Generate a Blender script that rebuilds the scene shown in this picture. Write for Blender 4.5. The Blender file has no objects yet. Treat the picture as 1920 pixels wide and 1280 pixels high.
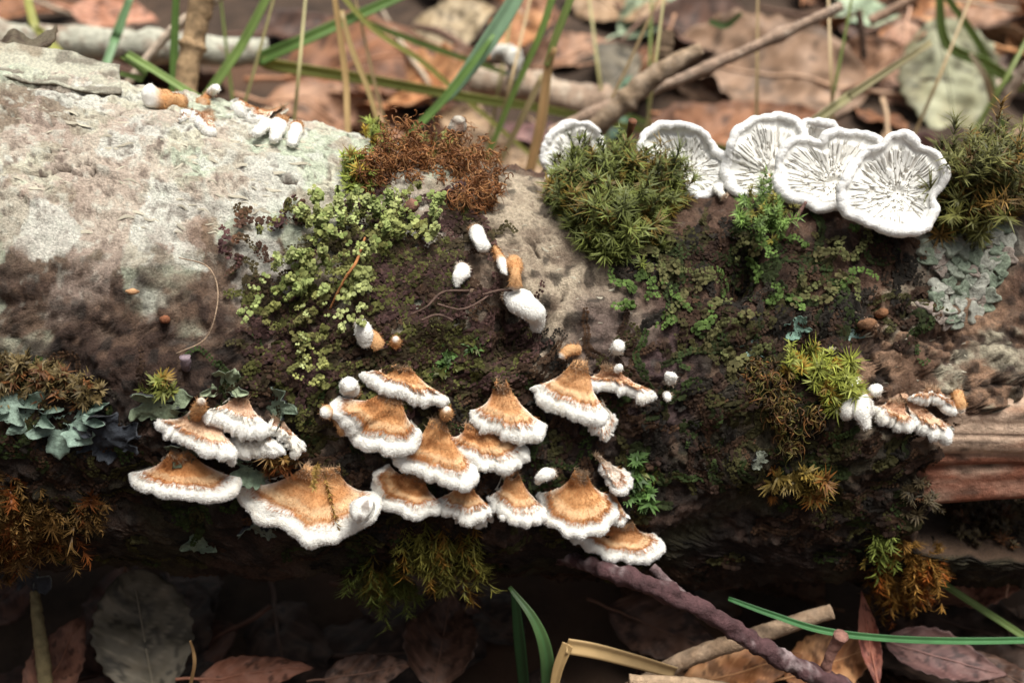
import bpy, math, random
import numpy as np
from mathutils import Vector, Matrix
from mathutils.bvhtree import BVHTree

# ------------------------------------------------------------------ camera, world, sun, exposure
# 1 Blender unit = 10 cm (a close-up of a branch about 9 cm thick)
scene = bpy.context.scene
COL = scene.collection
scene.unit_settings.system = 'METRIC'
scene.unit_settings.scale_length = 0.1
PITCH = math.radians(37.0)
DIST = 2.5
LENS = 40.0
AIM = np.array([0.0, 0.0, 0.55])
VD = np.array([0.0, math.cos(PITCH), -math.sin(PITCH)])     # view direction
VR = np.array([1.0, 0.0, 0.0])
VU = np.array([0.0, math.sin(PITCH), math.cos(PITCH)])
CAM = AIM - VD * DIST
FPX = 1920 * LENS / 36.0
cd = bpy.data.cameras.new('camera')
cam = bpy.data.objects.new('camera', cd)
COL.objects.link(cam)
cam.location = CAM
cam.rotation_euler = (math.pi / 2 - PITCH, 0, 0)
cd.lens = LENS
cd.sensor_width = 36.0
cd.clip_start = 0.05
cd.clip_end = 500
cd.dof.use_dof = True
cd.dof.focus_distance = 2.06
cd.dof.aperture_fstop = 1.75
scene.camera = cam

SUN_EL, SUN_AZ = math.radians(77), math.radians(80)   # azimuth from +Y (away from the camera) towards +X
w = bpy.data.worlds.new('World')
scene.world = w
w.use_nodes = True
nt = w.node_tree
bg = nt.nodes['Background']
sky = nt.nodes.new('ShaderNodeTexSky')
sky.sky_type = 'NISHITA'
sky.sun_disc = False
sky.sun_elevation = SUN_EL
sky.sun_rotation = SUN_AZ
sky.air_density = 1.0
sky.dust_density = 4.0
hs = nt.nodes.new('ShaderNodeHueSaturation')
hs.inputs['Saturation'].default_value = 0.22
nt.links.new(sky.outputs[0], hs.inputs['Color'])
nt.links.new(hs.outputs[0], bg.inputs['Color'])
bg.inputs['Strength'].default_value = 0.05
sd = bpy.data.lights.new('sun', 'SUN')
sd.energy = 2.8
sd.angle = math.radians(34)
sd.color = (1.0, 0.965, 0.90)
sun = bpy.data.objects.new('sun', sd)
COL.objects.link(sun)
sdir = Vector((math.sin(SUN_AZ) * math.cos(SUN_EL), math.cos(SUN_AZ) * math.cos(SUN_EL), math.sin(SUN_EL)))
sun.rotation_euler = sdir.to_track_quat('Z', 'Y').to_euler()
scene.view_settings.view_transform = 'Standard'
scene.view_settings.look = 'None'
scene.view_settings.exposure = 1.22
scene.view_settings.gamma = 1.0
scene.render.engine = 'CYCLES'

# ------------------------------------------------------------------ helpers
rs = np.random.RandomState(7)
random.seed(7)

def nrm(v):
    v = np.asarray(v, float)
    return v / (np.linalg.norm(v, axis=-1, keepdims=True) + 1e-12)

def ray(px, py):
    return nrm(VD * FPX + VR * (px - 960) + VU * (640 - py))

def project(P):
    q = np.asarray(P) - CAM
    d = q @ VD
    return 960 + FPX * (q @ VR) / d, 640 - FPX * (q @ VU) / d

def onz(px, py, z):
    r = ray(px, py)
    return CAM + r * ((z - CAM[2]) / r[2])

def ony(px, py, y):
    r = ray(px, py)
    return CAM + r * ((y - CAM[1]) / r[1])

def _hash(ix, iy, iz, seed):
    h = (ix.astype(np.int64) * 374761393 + iy.astype(np.int64) * 668265263 + iz.astype(np.int64) * 1440662683 + seed * 974711) & 0x7fffffff
    h = ((h ^ (h >> 13)) * 1274126177) & 0x7fffffff
    h = ((h ^ (h >> 15)) * 69069 + 12345) & 0x7fffffff
    return ((h ^ (h >> 16)) & 0xffff) / 65535.0

def noise(p, scale=1.0, seed=0):
    p = np.asarray(p, float) * scale
    i = np.floor(p)
    f = p - i
    u = f * f * f * (f * (f * 6 - 15) + 10)
    i = i.astype(np.int64)
    out = 0
    for dx in (0, 1):
        wx = u[..., 0] if dx else 1 - u[..., 0]
        for dy in (0, 1):
            wy = u[..., 1] if dy else 1 - u[..., 1]
            for dz in (0, 1):
                wz = u[..., 2] if dz else 1 - u[..., 2]
                out = out + wx * wy * wz * _hash(i[..., 0] + dx, i[..., 1] + dy, i[..., 2] + dz, seed)
    return out * 2 - 1

def fbm(p, scale=1.0, oct=4, seed=0, gain=0.5):
    o, a, s = 0, 1.0, scale
    for k in range(oct):
        o = o + a * noise(p, s, seed + k * 17)
        a *= gain
        s *= 2.03
    return o

def sstep(a, b, x):
    t = np.clip((x - a) / (b - a), 0, 1)
    return t * t * (3 - 2 * t)

def catmull(P, n, closed=False):
    P = np.asarray(P, float)
    if closed:
        Q = np.vstack([P[-1], P, P[0], P[1]])
    else:
        Q = np.vstack([2 * P[0] - P[1], P, 2 * P[-1] - P[-2]])
    m = len(Q) - 3
    out = []
    S = 24
    for k in range(m):
        a, b, c, d = Q[k:k + 4]
        for t in np.linspace(0, 1, S, endpoint=False):
            out.append(0.5 * ((2 * b) + (-a + c) * t + (2 * a - 5 * b + 4 * c - d) * t * t + (-a + 3 * b - 3 * c + d) * t ** 3))
    out.append(Q[-2])
    out = np.array(out)
    L = np.concatenate([[0], np.cumsum(np.linalg.norm(np.diff(out[:, :3], axis=0), axis=1))])
    s = np.linspace(0, L[-1], n, endpoint=not closed)
    return np.stack([np.interp(s, L, out[:, k]) for k in range(P.shape[1])], 1)

def mesh(name, V, F, col=None, smooth=True):
    """F: list of int arrays (tris and/or quads)"""
    V = np.ascontiguousarray(V, np.float32)
    me = bpy.data.meshes.new(name)
    F = [np.asarray(f, np.int32) for f in (F if isinstance(F, list) else [F]) if len(f)]
    nl = sum(f.size for f in F)
    nf = sum(len(f) for f in F)
    me.vertices.add(len(V))
    me.vertices.foreach_set('co', V.ravel())
    me.loops.add(nl)
    me.loops.foreach_set('vertex_index', np.concatenate([f.ravel() for f in F]))
    me.polygons.add(nf)
    tot = np.concatenate([np.full(len(f), f.shape[1], np.int32) for f in F])
    st = np.concatenate([[0], np.cumsum(tot)[:-1]]).astype(np.int32)
    me.polygons.foreach_set('loop_start', st)
    me.polygons.foreach_set('loop_total', tot)
    me.polygons.foreach_set('use_smooth', np.full(nf, smooth))
    me.update(calc_edges=True)
    if col is not None:
        c = np.ones((len(V), 4), np.float32)
        c[:, :3] = col
        a = me.attributes.new('Col', 'FLOAT_COLOR', 'POINT')
        a.data.foreach_set('color', c.ravel())
    me.validate()
    return me

def obj(name, me, mat, parent=None):
    o = bpy.data.objects.new(name, me)
    if mat is not None and len(me.materials) == 0:
        me.materials.append(mat)
    COL.objects.link(o)
    if parent is not None:
        o.parent = parent
    return o

def tag(o, label=None, cat=None, group=None, kind=None):
    if label: o['label'] = label
    if cat: o['category'] = cat
    if group: o['group'] = group
    if kind: o['kind'] = kind
    return o

def empty(name, loc=(0, 0, 0)):
    o = bpy.data.objects.new(name, None)
    o.empty_display_size = 0.05
    COL.objects.link(o)
    o.location = loc
    return o

def place(o, parent, at):
    """part built in world coordinates, thing's Empty at its base"""
    o.parent = parent
    o.location = -Vector(at)
    return o

def grid_faces(nr, nc, wrap=False, off=0):
    r, c = np.meshgrid(np.arange(nr - 1), np.arange(nc if wrap else nc - 1), indexing='ij')
    c2 = (c + 1) % nc
    return np.stack([r * nc + c, r * nc + c2, (r + 1) * nc + c2, (r + 1) * nc + c], -1).reshape(-1, 4) + off

def vnormals(P):
    """normals of a (nr,nc,3) grid"""
    return nrm(np.cross(np.gradient(P, axis=1), np.gradient(P, axis=0)))

class Acc:
    def __init__(s):
        s.v, s.t, s.q, s.c, s.n = [], [], [], [], 0
    def add(s, V, T=None, Q=None, col=(1, 1, 1)):
        V = np.asarray(V, float).reshape(-1, 3)
        s.v.append(V)
        c = np.empty((len(V), 3)); c[:] = col
        s.c.append(c)
        if T is not None and len(T): s.t.append(np.asarray(T) + s.n)
        if Q is not None and len(Q): s.q.append(np.asarray(Q) + s.n)
        s.n += len(V)
    def mesh(s, name, smooth=True):
        F = []
        if s.q: F.append(np.concatenate(s.q))
        if s.t: F.append(np.concatenate(s.t))
        return mesh(name, np.concatenate(s.v), F, np.concatenate(s.c), smooth)

def tube(P, R, sides=10, seed=0, rough=0.0, cap=True):
    """P (n,3) path, R (n,) radii"""
    P = np.asarray(P, float); n = len(P)
    T = nrm(np.gradient(P, axis=0))
    ref = np.array([0.13, 0.31, 0.94])
    if abs(np.mean(T @ ref)) > 0.85: ref = np.array([0.94, 0.2, 0.1])
    A = nrm(np.cross(T, ref)); B = np.cross(T, A)
    a = np.linspace(0, 2 * np.pi, sides, endpoint=False)
    ring = A[:, None] * np.cos(a)[None, :, None] + B[:, None] * np.sin(a)[None, :, None]
    r = np.asarray(R)[:, None] * np.ones(sides)[None]
    if rough:
        V0 = P[:, None] + ring * r[..., None]
        r = r * (1 + rough * fbm(V0, 1.1 / max(np.mean(R), 1e-4), 3, seed))
    V = (P[:, None] + ring * r[..., None]).reshape(-1, 3)
    Q = grid_faces(n, sides, True)
    T3 = []
    if cap:
        V = np.vstack([V, P[0] , P[-1]])
        k = np.arange(sides); k2 = (k + 1) % sides
        T3 = np.vstack([np.stack([np.full(sides, n * sides), k2, k], 1),
                        np.stack([np.full(sides, n * sides + 1), (n - 1) * sides + k, (n - 1) * sides + k2], 1)])
    return V, T3, Q

# ------------------------------------------------------------------ materials
def mat(name, base=None, rough=0.7, attr=False, var=0.25, vscale=30, bump=0.0, bscale=60, trans=0.0, spec=0.3, dark=None, sss=0.0):
    m = bpy.data.materials.new(name)
    m.use_nodes = True
    t = m.node_tree; N = t.nodes; L = t.links
    p = N['Principled BSDF']
    p.inputs['Roughness'].default_value = rough
    p.inputs['Specular IOR Level'].default_value = spec
    tc = N.new('ShaderNodeTexCoord')
    nz = N.new('ShaderNodeTexNoise')
    nz.inputs['Scale'].default_value = vscale
    nz.inputs['Detail'].default_value = 6
    nz.inputs['Roughness'].default_value = 0.65
    L.new(tc.outputs['Object'], nz.inputs['Vector'])
    mr = N.new('ShaderNodeMapRange')
    mr.inputs['From Min'].default_value = 0.28
    mr.inputs['From Max'].default_value = 0.72
    mr.inputs['To Min'].default_value = 1 - var
    mr.inputs['To Max'].default_value = 1 + var
    L.new(nz.outputs['Fac'], mr.inputs['Value'])
    mul = N.new('ShaderNodeMix'); mul.data_type = 'RGBA'; mul.blend_type = 'MULTIPLY'
    mul.inputs[0].default_value = 1.0
    if attr:
        at = N.new('ShaderNodeAttribute'); at.attribute_name = 'Col'
        L.new(at.outputs['Color'], mul.inputs[6])
    else:
        mul.inputs[6].default_value = (*base, 1)
    L.new(mr.outputs['Result'], mul.inputs[7])
    src = mul.outputs[2]
    if dark is not None:
        n2 = N.new('ShaderNodeTexNoise'); n2.inputs['Scale'].default_value = vscale * 0.22; n2.inputs['Detail'].default_value = 5
        L.new(tc.outputs['Object'], n2.inputs['Vector'])
        rp = N.new('ShaderNodeMapRange'); rp.inputs['From Min'].default_value = 0.5; rp.inputs['From Max'].default_value = 0.68
        L.new(n2.outputs['Fac'], rp.inputs['Value'])
        mx = N.new('ShaderNodeMix'); mx.data_type = 'RGBA'
        L.new(rp.outputs['Result'], mx.inputs[0]); L.new(src, mx.inputs[6]); mx.inputs[7].default_value = (*dark, 1)
        src = mx.outputs[2]
    L.new(src, p.inputs['Base Color'])
    if sss:
        p.inputs['Subsurface Weight'].default_value = sss
        p.inputs['Subsurface Radius'].default_value = (0.03, 0.02, 0.012)
        p.inputs['Subsurface Scale'].default_value = 1.0
    if bump:
        nb = N.new('ShaderNodeTexNoise'); nb.inputs['Scale'].default_value = bscale; nb.inputs['Detail'].default_value = 8
        nb.inputs['Roughness'].default_value = 0.7
        L.new(tc.outputs['Object'], nb.inputs['Vector'])
        b = N.new('ShaderNodeBump'); b.inputs['Strength'].default_value = bump; b.inputs['Distance'].default_value = 0.01
        L.new(nb.outputs['Fac'], b.inputs['Height']); L.new(b.outputs[0], p.inputs['Normal'])
    if trans:
        tr = N.new('ShaderNodeBsdfTranslucent'); L.new(src, tr.inputs['Color'])
        ms = N.new('ShaderNodeMixShader'); ms.inputs[0].default_value = trans
        L.new(p.outputs[0], ms.inputs[1]); L.new(tr.outputs[0], ms.inputs[2])
        L.new(ms.outputs[0], N['Material Output'].inputs['Surface'])
    return m

M = {}
M['bark'] = mat('bark', attr=True, rough=0.75, var=0.45, vscale=190, bump=1.0, bscale=260, spec=0.25)
M['flake'] = mat('bark_flake', (0.44, 0.40, 0.31), 0.85, var=0.5, vscale=40, bump=0.4, bscale=90)
M['flap'] = mat('bark_flap', attr=True, rough=0.8, var=0.35, vscale=30, bump=0.5, bscale=60)
M['wood'] = mat('bare_wood', attr=True, rough=0.7, var=0.35, vscale=40, bump=0.8, bscale=70)
M['moss'] = mat('moss', attr=True, rough=0.55, var=0.25, vscale=60, trans=0.25, spec=0.3)
M['crumb'] = mat('liverwort', attr=True, rough=0.8, var=0.3, vscale=80, trans=0.15, spec=0.12)
M['cap'] = mat('fungus_cap', attr=True, rough=0.9, var=0.22, vscale=70, bump=0.5, bscale=220, spec=0.1)
M['margin'] = mat('fungus_margin', attr=True, rough=0.95, var=0.05, vscale=60, bump=0.6, bscale=190, spec=0.1)
M['gill'] = mat('fungus_gill', attr=True, rough=0.8, var=0.06, vscale=40, spec=0.15)
M['fuzz'] = mat('fungus_fuzz', attr=True, rough=0.95, var=0.1, vscale=60, spec=0.05, trans=0.2)
M['lichen'] = mat('lichen', attr=True, rough=0.9, var=0.35, vscale=90, bump=0.9, bscale=150, trans=0.08)
M['leaf'] = mat('dead_leaf', attr=True, rough=0.6, var=0.28, vscale=9, bump=0.3, bscale=26, trans=0.12, spec=0.35)
M['grass'] = mat('grass', attr=True, rough=0.45, var=0.18, vscale=12, trans=0.3, spec=0.4)
M['twig'] = mat('twig', attr=True, rough=0.75, var=0.5, vscale=45, bump=0.9, bscale=80)
M['soil'] = mat('soil', (0.045, 0.028, 0.018), 0.9, var=0.6, vscale=6, bump=1.0, bscale=14, dark=(0.09, 0.045, 0.025))

# ------------------------------------------------------------------ ground
GZ = -0.13
def ground_z(x, y):
    p = np.stack([np.asarray(x, float), np.asarray(y, float), np.zeros_like(np.asarray(x, float))], -1)
    base = GZ + 0.05 * fbm(p, 0.9, 3, 5)
    return base + 0.10 * sstep(1.0, 3.0, np.asarray(y, float)) - 0.10 * np.exp(-((np.asarray(y, float) + 0.15) / 0.45) ** 2) + 5.5 * sstep(-2.8, -9.0, np.asarray(y, float))  # last term: added unseen bank behind the camera, blocks front sky light

def build_ground():
    a = np.concatenate([-np.geomspace(70, 4, 16)[:-1], np.linspace(-4, 4, 110), np.geomspace(4, 70, 16)[1:]])
    b = np.concatenate([-np.geomspace(70, 10, 12)[:-1], np.linspace(-10, -3, 40)[:-1], np.linspace(-3, 6, 120), np.geomspace(6, 70, 16)[1:]])
    X, Y = np.meshgrid(a, b)
    Z = ground_z(X, Y) + 0.015 * fbm(np.stack([X, Y, 0 * X], -1), 5, 3, 3)
    me = mesh('ground', np.stack([X, Y, Z], -1).reshape(-1, 3), grid_faces(len(b), len(a)))
    tag(obj('ground', me, M['soil']), kind='structure')
build_ground()

# ------------------------------------------------------------------ the log
TX = [-2.6, -1.3, -0.86, -0.4, 0.0, 0.35, 0.63, 0.9, 1.10, 1.3]
TZ = [0.74, 0.635, 0.595, 0.535, 0.475, 0.43, 0.40, 0.375, 0.36, 0.35]
TR = [0.60, 0.55, 0.515, 0.475, 0.445, 0.425, 0.415, 0.405, 0.395, 0.39]
def log_axis(x):
    return np.interp(x, TX, TZ), np.interp(x, TX, TR)

def log_surface(x, th):
    """th 0 = up, +90 deg = towards the camera; returns points without fine relief"""
    zc, r = log_axis(x)
    d = np.stack([np.zeros_like(x), -np.sin(th), np.cos(th)], -1)
    P = np.stack([x, np.zeros_like(x), zc], -1)
    # raised shoulder on the upper right
    thd = np.degrees(np.arctan2(np.sin(th), np.cos(th)))
    hump = 0.16 * sstep(0.12, 0.85, x) * np.exp(-((thd + 22) / 42) ** 2)
    lump = 0.022 * fbm(np.stack([x, np.sin(th), np.cos(th)], -1), 2.2, 3, 11)
    return P + d * (r + hump + lump)[..., None], d

NX, NT = 810, 500
def x_end(th):
    thd = np.degrees(np.arctan2(np.sin(th), np.cos(th)))
    e = 1.04 + 0.02 * np.sin(3 * th + 1) - 0.21 * sstep(38, 68, thd) * (1 - sstep(96, 112, thd)) + 0.35 * sstep(98, 125, thd) + 0.35 * (1 - sstep(-165, -150, thd))
    return e + 0.03 * noise(np.stack([np.cos(th) * 6, np.sin(th) * 6, 0 * th], -1), 1, 2) + 0.015 * noise(np.stack([np.cos(th) * 20, np.sin(th) * 20, 0 * th], -1), 1, 4)

th = np.linspace(-np.pi, np.pi, NT, endpoint=False)
# denser rows in view: x from -1.45 on
sx = np.concatenate([np.linspace(0, 0.1, 40, endpoint=False), np.linspace(0.1, 1, NX - 40)])
x0 = -2.6 + (1.15 * sx / 0.1) * (sx < 0.1) + (sx >= 0.1) * (1.15 + (sx - 0.1) / 0.9 * 2.45)
S, TH = np.meshgrid((x0 + 2.6) / 3.6, th, indexing='ij')
XX = -2.6 + S * (x_end(TH) + 2.6)
LP, LD = log_surface(XX, TH)
# coarse BVH for finding places on the smooth log
def bvh_of(P, sr, sc):
    G = P[::sr, ::sc]
    nr, nc = G.shape[:2]
    return BVHTree.FromPolygons([tuple(v) for v in G.reshape(-1, 3)], [tuple(f) for f in grid_faces(nr, nc, True)])
BV = bvh_of(LP, 6, 6)

def hit(px, py, none_ok=False):
    r = ray(px, py)
    h, n, i, d = BV.ray_cast(Vector(CAM), Vector(r))
    if h is None:
        if none_ok: return None, None, None
        # beside the silhouette: nearest point of the log to the line of sight
        best = None
        for t in np.linspace(1.5, 4, 60):
            q = CAM + r * t
            l, nn, k, dd = BV.find_nearest(Vector(q))
            if best is None or dd < best[0]: best = (dd, l, nn, t)
        h, n, d = best[1], best[2], best[3]
    n = np.array(n)
    if n @ (np.array(h) - CAM) > 0 : n = -n
    return np.array(h), n, d

# ---- stain zones and relief, each set at a spot on the wood
def zone(pts):
    out = []
    for (px, py, r) in pts:
        h, n, d = hit(px, py)
        out.append((h, r))
    return out
warp = np.stack([fbm(LP, 3.5, 4, 21), fbm(LP, 3.5, 4, 22), fbm(LP, 3.5, 4, 23)], -1)
LW = LP + 0.07 * warp
def wt(pts, soft=0.5):
    w_ = np.zeros(LP.shape[:2])
    for c, r in zone(pts):
        d = np.linalg.norm(LW - c, axis=-1) / r
        w_ = np.maximum(w_, 1 - sstep(1 - soft, 1 + soft, d))
    return w_

f1 = fbm(LP, 9, 5, 31); f2 = fbm(LP, 28, 4, 41); f3 = fbm(LP * np.array([0.35, 1, 1]), 40, 4, 51)
f4 = fbm(LP, 4, 4, 61)
def lay(c, k, w_):
    return c * (1 - w_[..., None]) + np.array(k) * w_[..., None]
thd = np.degrees(TH)
colr = np.empty(LP.shape); colr[:] = (0.030, 0.020, 0.015)                 # wet dark bark
colr = lay(colr, (0.085, 0.050, 0.036), sstep(-0.1, 0.6, f1) * 0.8)
colr = lay(colr, (0.06, 0.058, 0.028), sstep(0.1, 0.6, f4) * 0.5)
# pale crust of lichen over the upper left
top = 1 - sstep(20, 54, thd + 16 * warp[..., 0] + 10 * f2 - 10 * sstep(-0.7, -1.2, XX))
top = np.where(thd < -120, 0, top) * (1 - sstep(-0.28, 0.0, XX + 0.05 * warp[..., 1]))
colr = lay(colr, (0.125, 0.068, 0.046), (1 - sstep(34, 62, thd + 14 * warp[..., 0] + 10 * f2)) * 0.75)
colr = lay(colr, (0.66, 0.63, 0.49), top * np.clip(1.0 + 0.3 * f1, 0, 1))
tr_ = np.clip(top * (1 - top) * 4, 0, 1) ** 0.6
colr = lay(colr, (0.24, 0.15, 0.095), tr_ * 0.85)
colr = lay(colr, (0.58, 0.62, 0.48), top * sstep(0.05, 0.5, f4) * 0.6)
colr = lay(colr, (0.36, 0.27, 0.20), top * sstep(0.35, 0.7, fbm(LP, 7, 4, 71)) * 0.5)
colr = lay(colr, (0.26, 0.20, 0.18), top * sstep(0.4, 0.8, fbm(LP, 11, 4, 72)) * 0.45)
# paler fawn bark right of the moss
fawn = wt([(1000, 420, .11), (1010, 500, .12), (1060, 560, .12), (1120, 620, .10), (960, 380, .10), (1000, 360, .08), (1200, 650, .06)], 0.45)
colr = lay(colr, (0.50, 0.41, 0.30), fawn * np.clip(0.85 + 0.5 * f2, 0, 1))
# brown patches at the left
colr = lay(colr, (0.20, 0.12, 0.08), wt([(60, 200, .10), (30, 170, .08), (15, 520, .08)], 0.6) * 0.8)
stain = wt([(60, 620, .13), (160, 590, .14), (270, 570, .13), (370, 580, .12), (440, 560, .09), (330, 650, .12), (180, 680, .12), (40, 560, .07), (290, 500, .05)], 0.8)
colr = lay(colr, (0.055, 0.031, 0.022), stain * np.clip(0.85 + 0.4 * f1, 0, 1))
colr = lay(colr, (0.30, 0.25, 0.18), wt([(10, 450, .10), (120, 460, .08)], 0.7) * 0.4)
# mauve brown collar under the moss shoulder
colr = lay(colr, (0.10, 0.06, 0.06), wt([(1130, 640, .08), (1200, 690, .10), (1290, 700, .08)], 0.7) * 0.8)
# grey green crust at the far upper right
crust = wt([(1830, 450, .10), (1800, 520, .09), (1860, 420, .08), (1770, 560, .05)], 0.5)
colr = lay(colr, (0.36, 0.38, 0.31), crust * np.clip(0.8 + 0.6 * f2, 0, 1))
# barked end
end = wt([(1640, 690, .10), (1720, 660, .12), (1800, 640, .12), (1830, 610, .1), (1700, 730, .09), (1800, 700, .08)], 0.35)
colr = lay(colr, (0.33, 0.20, 0.125), end * np.clip(0.85 + 0.5 * f1, 0, 1))
colr = lay(colr, (0.46, 0.43, 0.32), end * sstep(0.0, 0.35, fbm(LP, 13, 4, 66)) * 0.8)
colr = lay(colr, (0.12, 0.065, 0.04), end * sstep(0.15, 0.45, fbm(LP, 18, 4, 67)) * 0.75)
colr = lay(colr, (0.05, 0.03, 0.022), end * sstep(0.86, 0.95, 1 - np.abs(fbm(LP * np.array([0.5, 1, 1]), 13, 4, 68))) * 0.9)
pale = np.clip(top * (1 - 0.8 * stain) + fawn * 0.8 + end * 0.6 + crust * 0.5, 0, 1)
# dark pits and cracks
crack = sstep(0.945, 0.985, 1 - np.abs(fbm(LP * np.array([0.33, 1, 1]) + 0.02 * warp, 15, 3, 81))) * sstep(-0.25, 0.15, fbm(LP, 6, 3, 82))
gpatch = sstep(0.12, 0.17, fbm(LP, 6.5, 5, 83)) * top
colr = lay(colr, (0.55, 0.62, 0.47), gpatch * 0.75)
colr = lay(colr, (0.55, 0.43, 0.36), sstep(0.22, 0.27, fbm(LP, 8, 5, 84)) * top * 0.6)
colr = lay(colr, (0.72, 0.72, 0.64), sstep(0.28, 0.32, fbm(LP, 11, 5, 85)) * top * 0.7)
colr = lay(colr, (0.015, 0.012, 0.010), sstep(0.36, 0.46, noise(LP, 48, 86) + 0.3 * f1) * (1 - top) * 0.7)
colr = lay(colr, (0.17, 0.105, 0.07), sstep(0.42, 0.5, noise(LP, 62, 87) - 0.3 * f1) * (1 - top) * (1 - fawn) * (1 - sstep(60, 95, thd)) * 0.55)
colr = lay(colr, (0.06, 0.04, 0.028), crack * pale * 0.95)
speck = sstep(0.45, 0.62, noise(LP, 95, 91)) * sstep(-0.3, 0.3, f1)
colr = lay(colr, (0.09, 0.06, 0.05), speck * pale * 0.7)
colr = lay(colr, (0.12, 0.085, 0.065), sstep(0.45, 0.7, -fbm(LP, 80, 2, 55)) * pale * 0.6)
colr = lay(colr, (0.68, 0.68, 0.58), sstep(0.3, 0.6, fbm(LP, 80, 2, 55)) * top ** 2 * 0.5)
colr = lay(colr, (0.30, 0.26, 0.22), sstep(0.6, 0.75, noise(LP, 60, 95)) * (1 - pale) * 0.15)

rel = 0.0045 * f2 * (0.5 + 0.5 * pale) + 0.008 * np.maximum(f3 - 0.05, 0) * pale - 0.014 * crack * pale + 0.0026 * fbm(LP, 80, 2, 55) * (0.4 + 0.6 * pale)
curlr = sstep(0.12, 0.5, fbm(LP * np.array([0.3, 1, 1]) + 0.02 * warp, 48, 3, 56)) * sstep(-0.35, 0.25, fbm(LP, 7, 3, 57))
rel = rel + 0.0065 * curlr * pale
rel = rel + end * (0.010 * fbm(LP, 13, 4, 66) + 0.008 * f2 - 0.010 * sstep(0.86, 0.95, 1 - np.abs(fbm(LP * np.array([0.5, 1, 1]), 13, 4, 68))))
rel = rel + fawn * 0.004 * np.abs(fbm(LP * np.array([0.6, 1, 1]), 42, 3, 69))
rel = rel + (1 - pale) * (0.011 * f1 + 0.006 * f2 + 0.009 * np.abs(fbm(LP, 55, 3, 101)))
hole = wt([(930, 600, .05), (900, 560, .04)], 0.9)
rel = rel - 0.085 * hole
hole2 = wt([(1370, 490, .05), (1330, 480, .03)], 0.6)
rel = rel - 0.09 * hole2
# long split along the top at the left
sp = np.zeros(LP.shape[:2])
for (a, b) in (((-60, 135), (60, 155)), ((60, 155), (150, 172)), ((150, 172), (232, 184))):
    A0 = hit(*a)[0]; B0 = hit(*b)[0]
    ab = B0 - A0
    t = np.clip(((LP - A0) @ ab) / (ab @ ab), 0, 1)
    d = np.linalg.norm(LP - A0 - t[..., None] * ab, axis=-1) + 0.004 * f2
    sp = np.maximum(sp, 1 - sstep(0.006, 0.018, d))
rel = rel - 0.03 * sp
colr = lay(colr, (0.06, 0.035, 0.025), sp)
LV = LP + LD * rel[..., None]
# close the broken end: rows that fold inwards
ends = [LV]; ecol = [colr]
zc_e, _ = log_axis(LV[-1, :, 0])
cen = np.stack([LV[-1, :, 0] * 0 + 1.0, 0 * zc_e, zc_e - 0.03], -1)
for k, (s_, dx) in enumerate(((0.97, 0.004), (0.93, -0.01), (0.8, -0.05), (0.55, -0.10), (0.2, -0.12))):
    R_ = cen + (LV[-1] - cen) * s_
    R_[:, 0] = LV[-1, :, 0] * s_ + 1.0 * (1 - s_) + dx + 0.012 * noise(LV[-1] * 30 + k, 1, 5)
    ends.append(R_[None]); c_ = np.empty((1, NT, 3)); c_[:] = (0.09, 0.055, 0.035) if k < 2 else (0.03, 0.02, 0.014)
    ecol.append(c_ * (1 + 0.4 * noise(R_[None], 40, 3))[..., None])
LVa = np.concatenate(ends); LC = np.concatenate(ecol)
log = empty('fallen_log', (0, 0, 0))
tag(log, 'thick fallen branch with pale lichened bark above and dark mossy bark below', 'log')
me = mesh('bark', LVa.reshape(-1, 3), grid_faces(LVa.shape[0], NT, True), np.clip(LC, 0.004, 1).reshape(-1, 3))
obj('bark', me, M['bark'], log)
BV = bvh_of(LVa, 3, 3)

# bare wood running out of the broken bark at the right
def build_wood():
    n, s = 160, 120
    x = np.linspace(0.60, 1.9, n); a = np.linspace(0, 2 * np.pi, s, endpoint=False)
    X, A = np.meshgrid(x, a, indexing='ij')
    zc = 0.52 - 0.05 * (X - 0.8)
    yc = -0.19 + 0 * X
    r = 0.185 - 0.10 * (X - 0.8)
    d = np.stack([0 * X, -np.sin(A), np.cos(A)], -1)
    q = np.stack([X * 0.8, np.cos(A) * 3, np.sin(A) * 3], -1)
    r = r + 0.022 * fbm(q, 0.7, 4, 5) - 0.006 * sstep(0.75, 0.95, 1 - np.abs(fbm(q, 1.3, 3, 9)))
    V = np.stack([X, yc, zc], -1) + d * r[..., None]
    g = fbm(np.stack([X * 3, np.cos(A) * 3, np.sin(A) * 3], -1), 2.5, 5, 13)
    c = np.empty(V.shape); c[:] = (0.56, 0.40, 0.29)
    c = lay(c, (0.40, 0.21, 0.125), sstep(-0.1, 0.5, g) * 0.7)
    low = sstep(60, 115, np.degrees(np.arctan2(np.sin(A), np.cos(A))) + 30 * g)
    c = lay(c, (0.20, 0.055, 0.028), low * 0.85)
    c = lay(c, (0.05, 0.03, 0.02), sstep(0.86, 0.97, 1 - np.abs(fbm(q, 2.3, 3, 29))) * 0.8)
    obj('bare_wood', mesh('bare_wood', V.reshape(-1, 3), grid_faces(n, s, True), c.reshape(-1, 3)), M['wood'], log)
build_wood()

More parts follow.
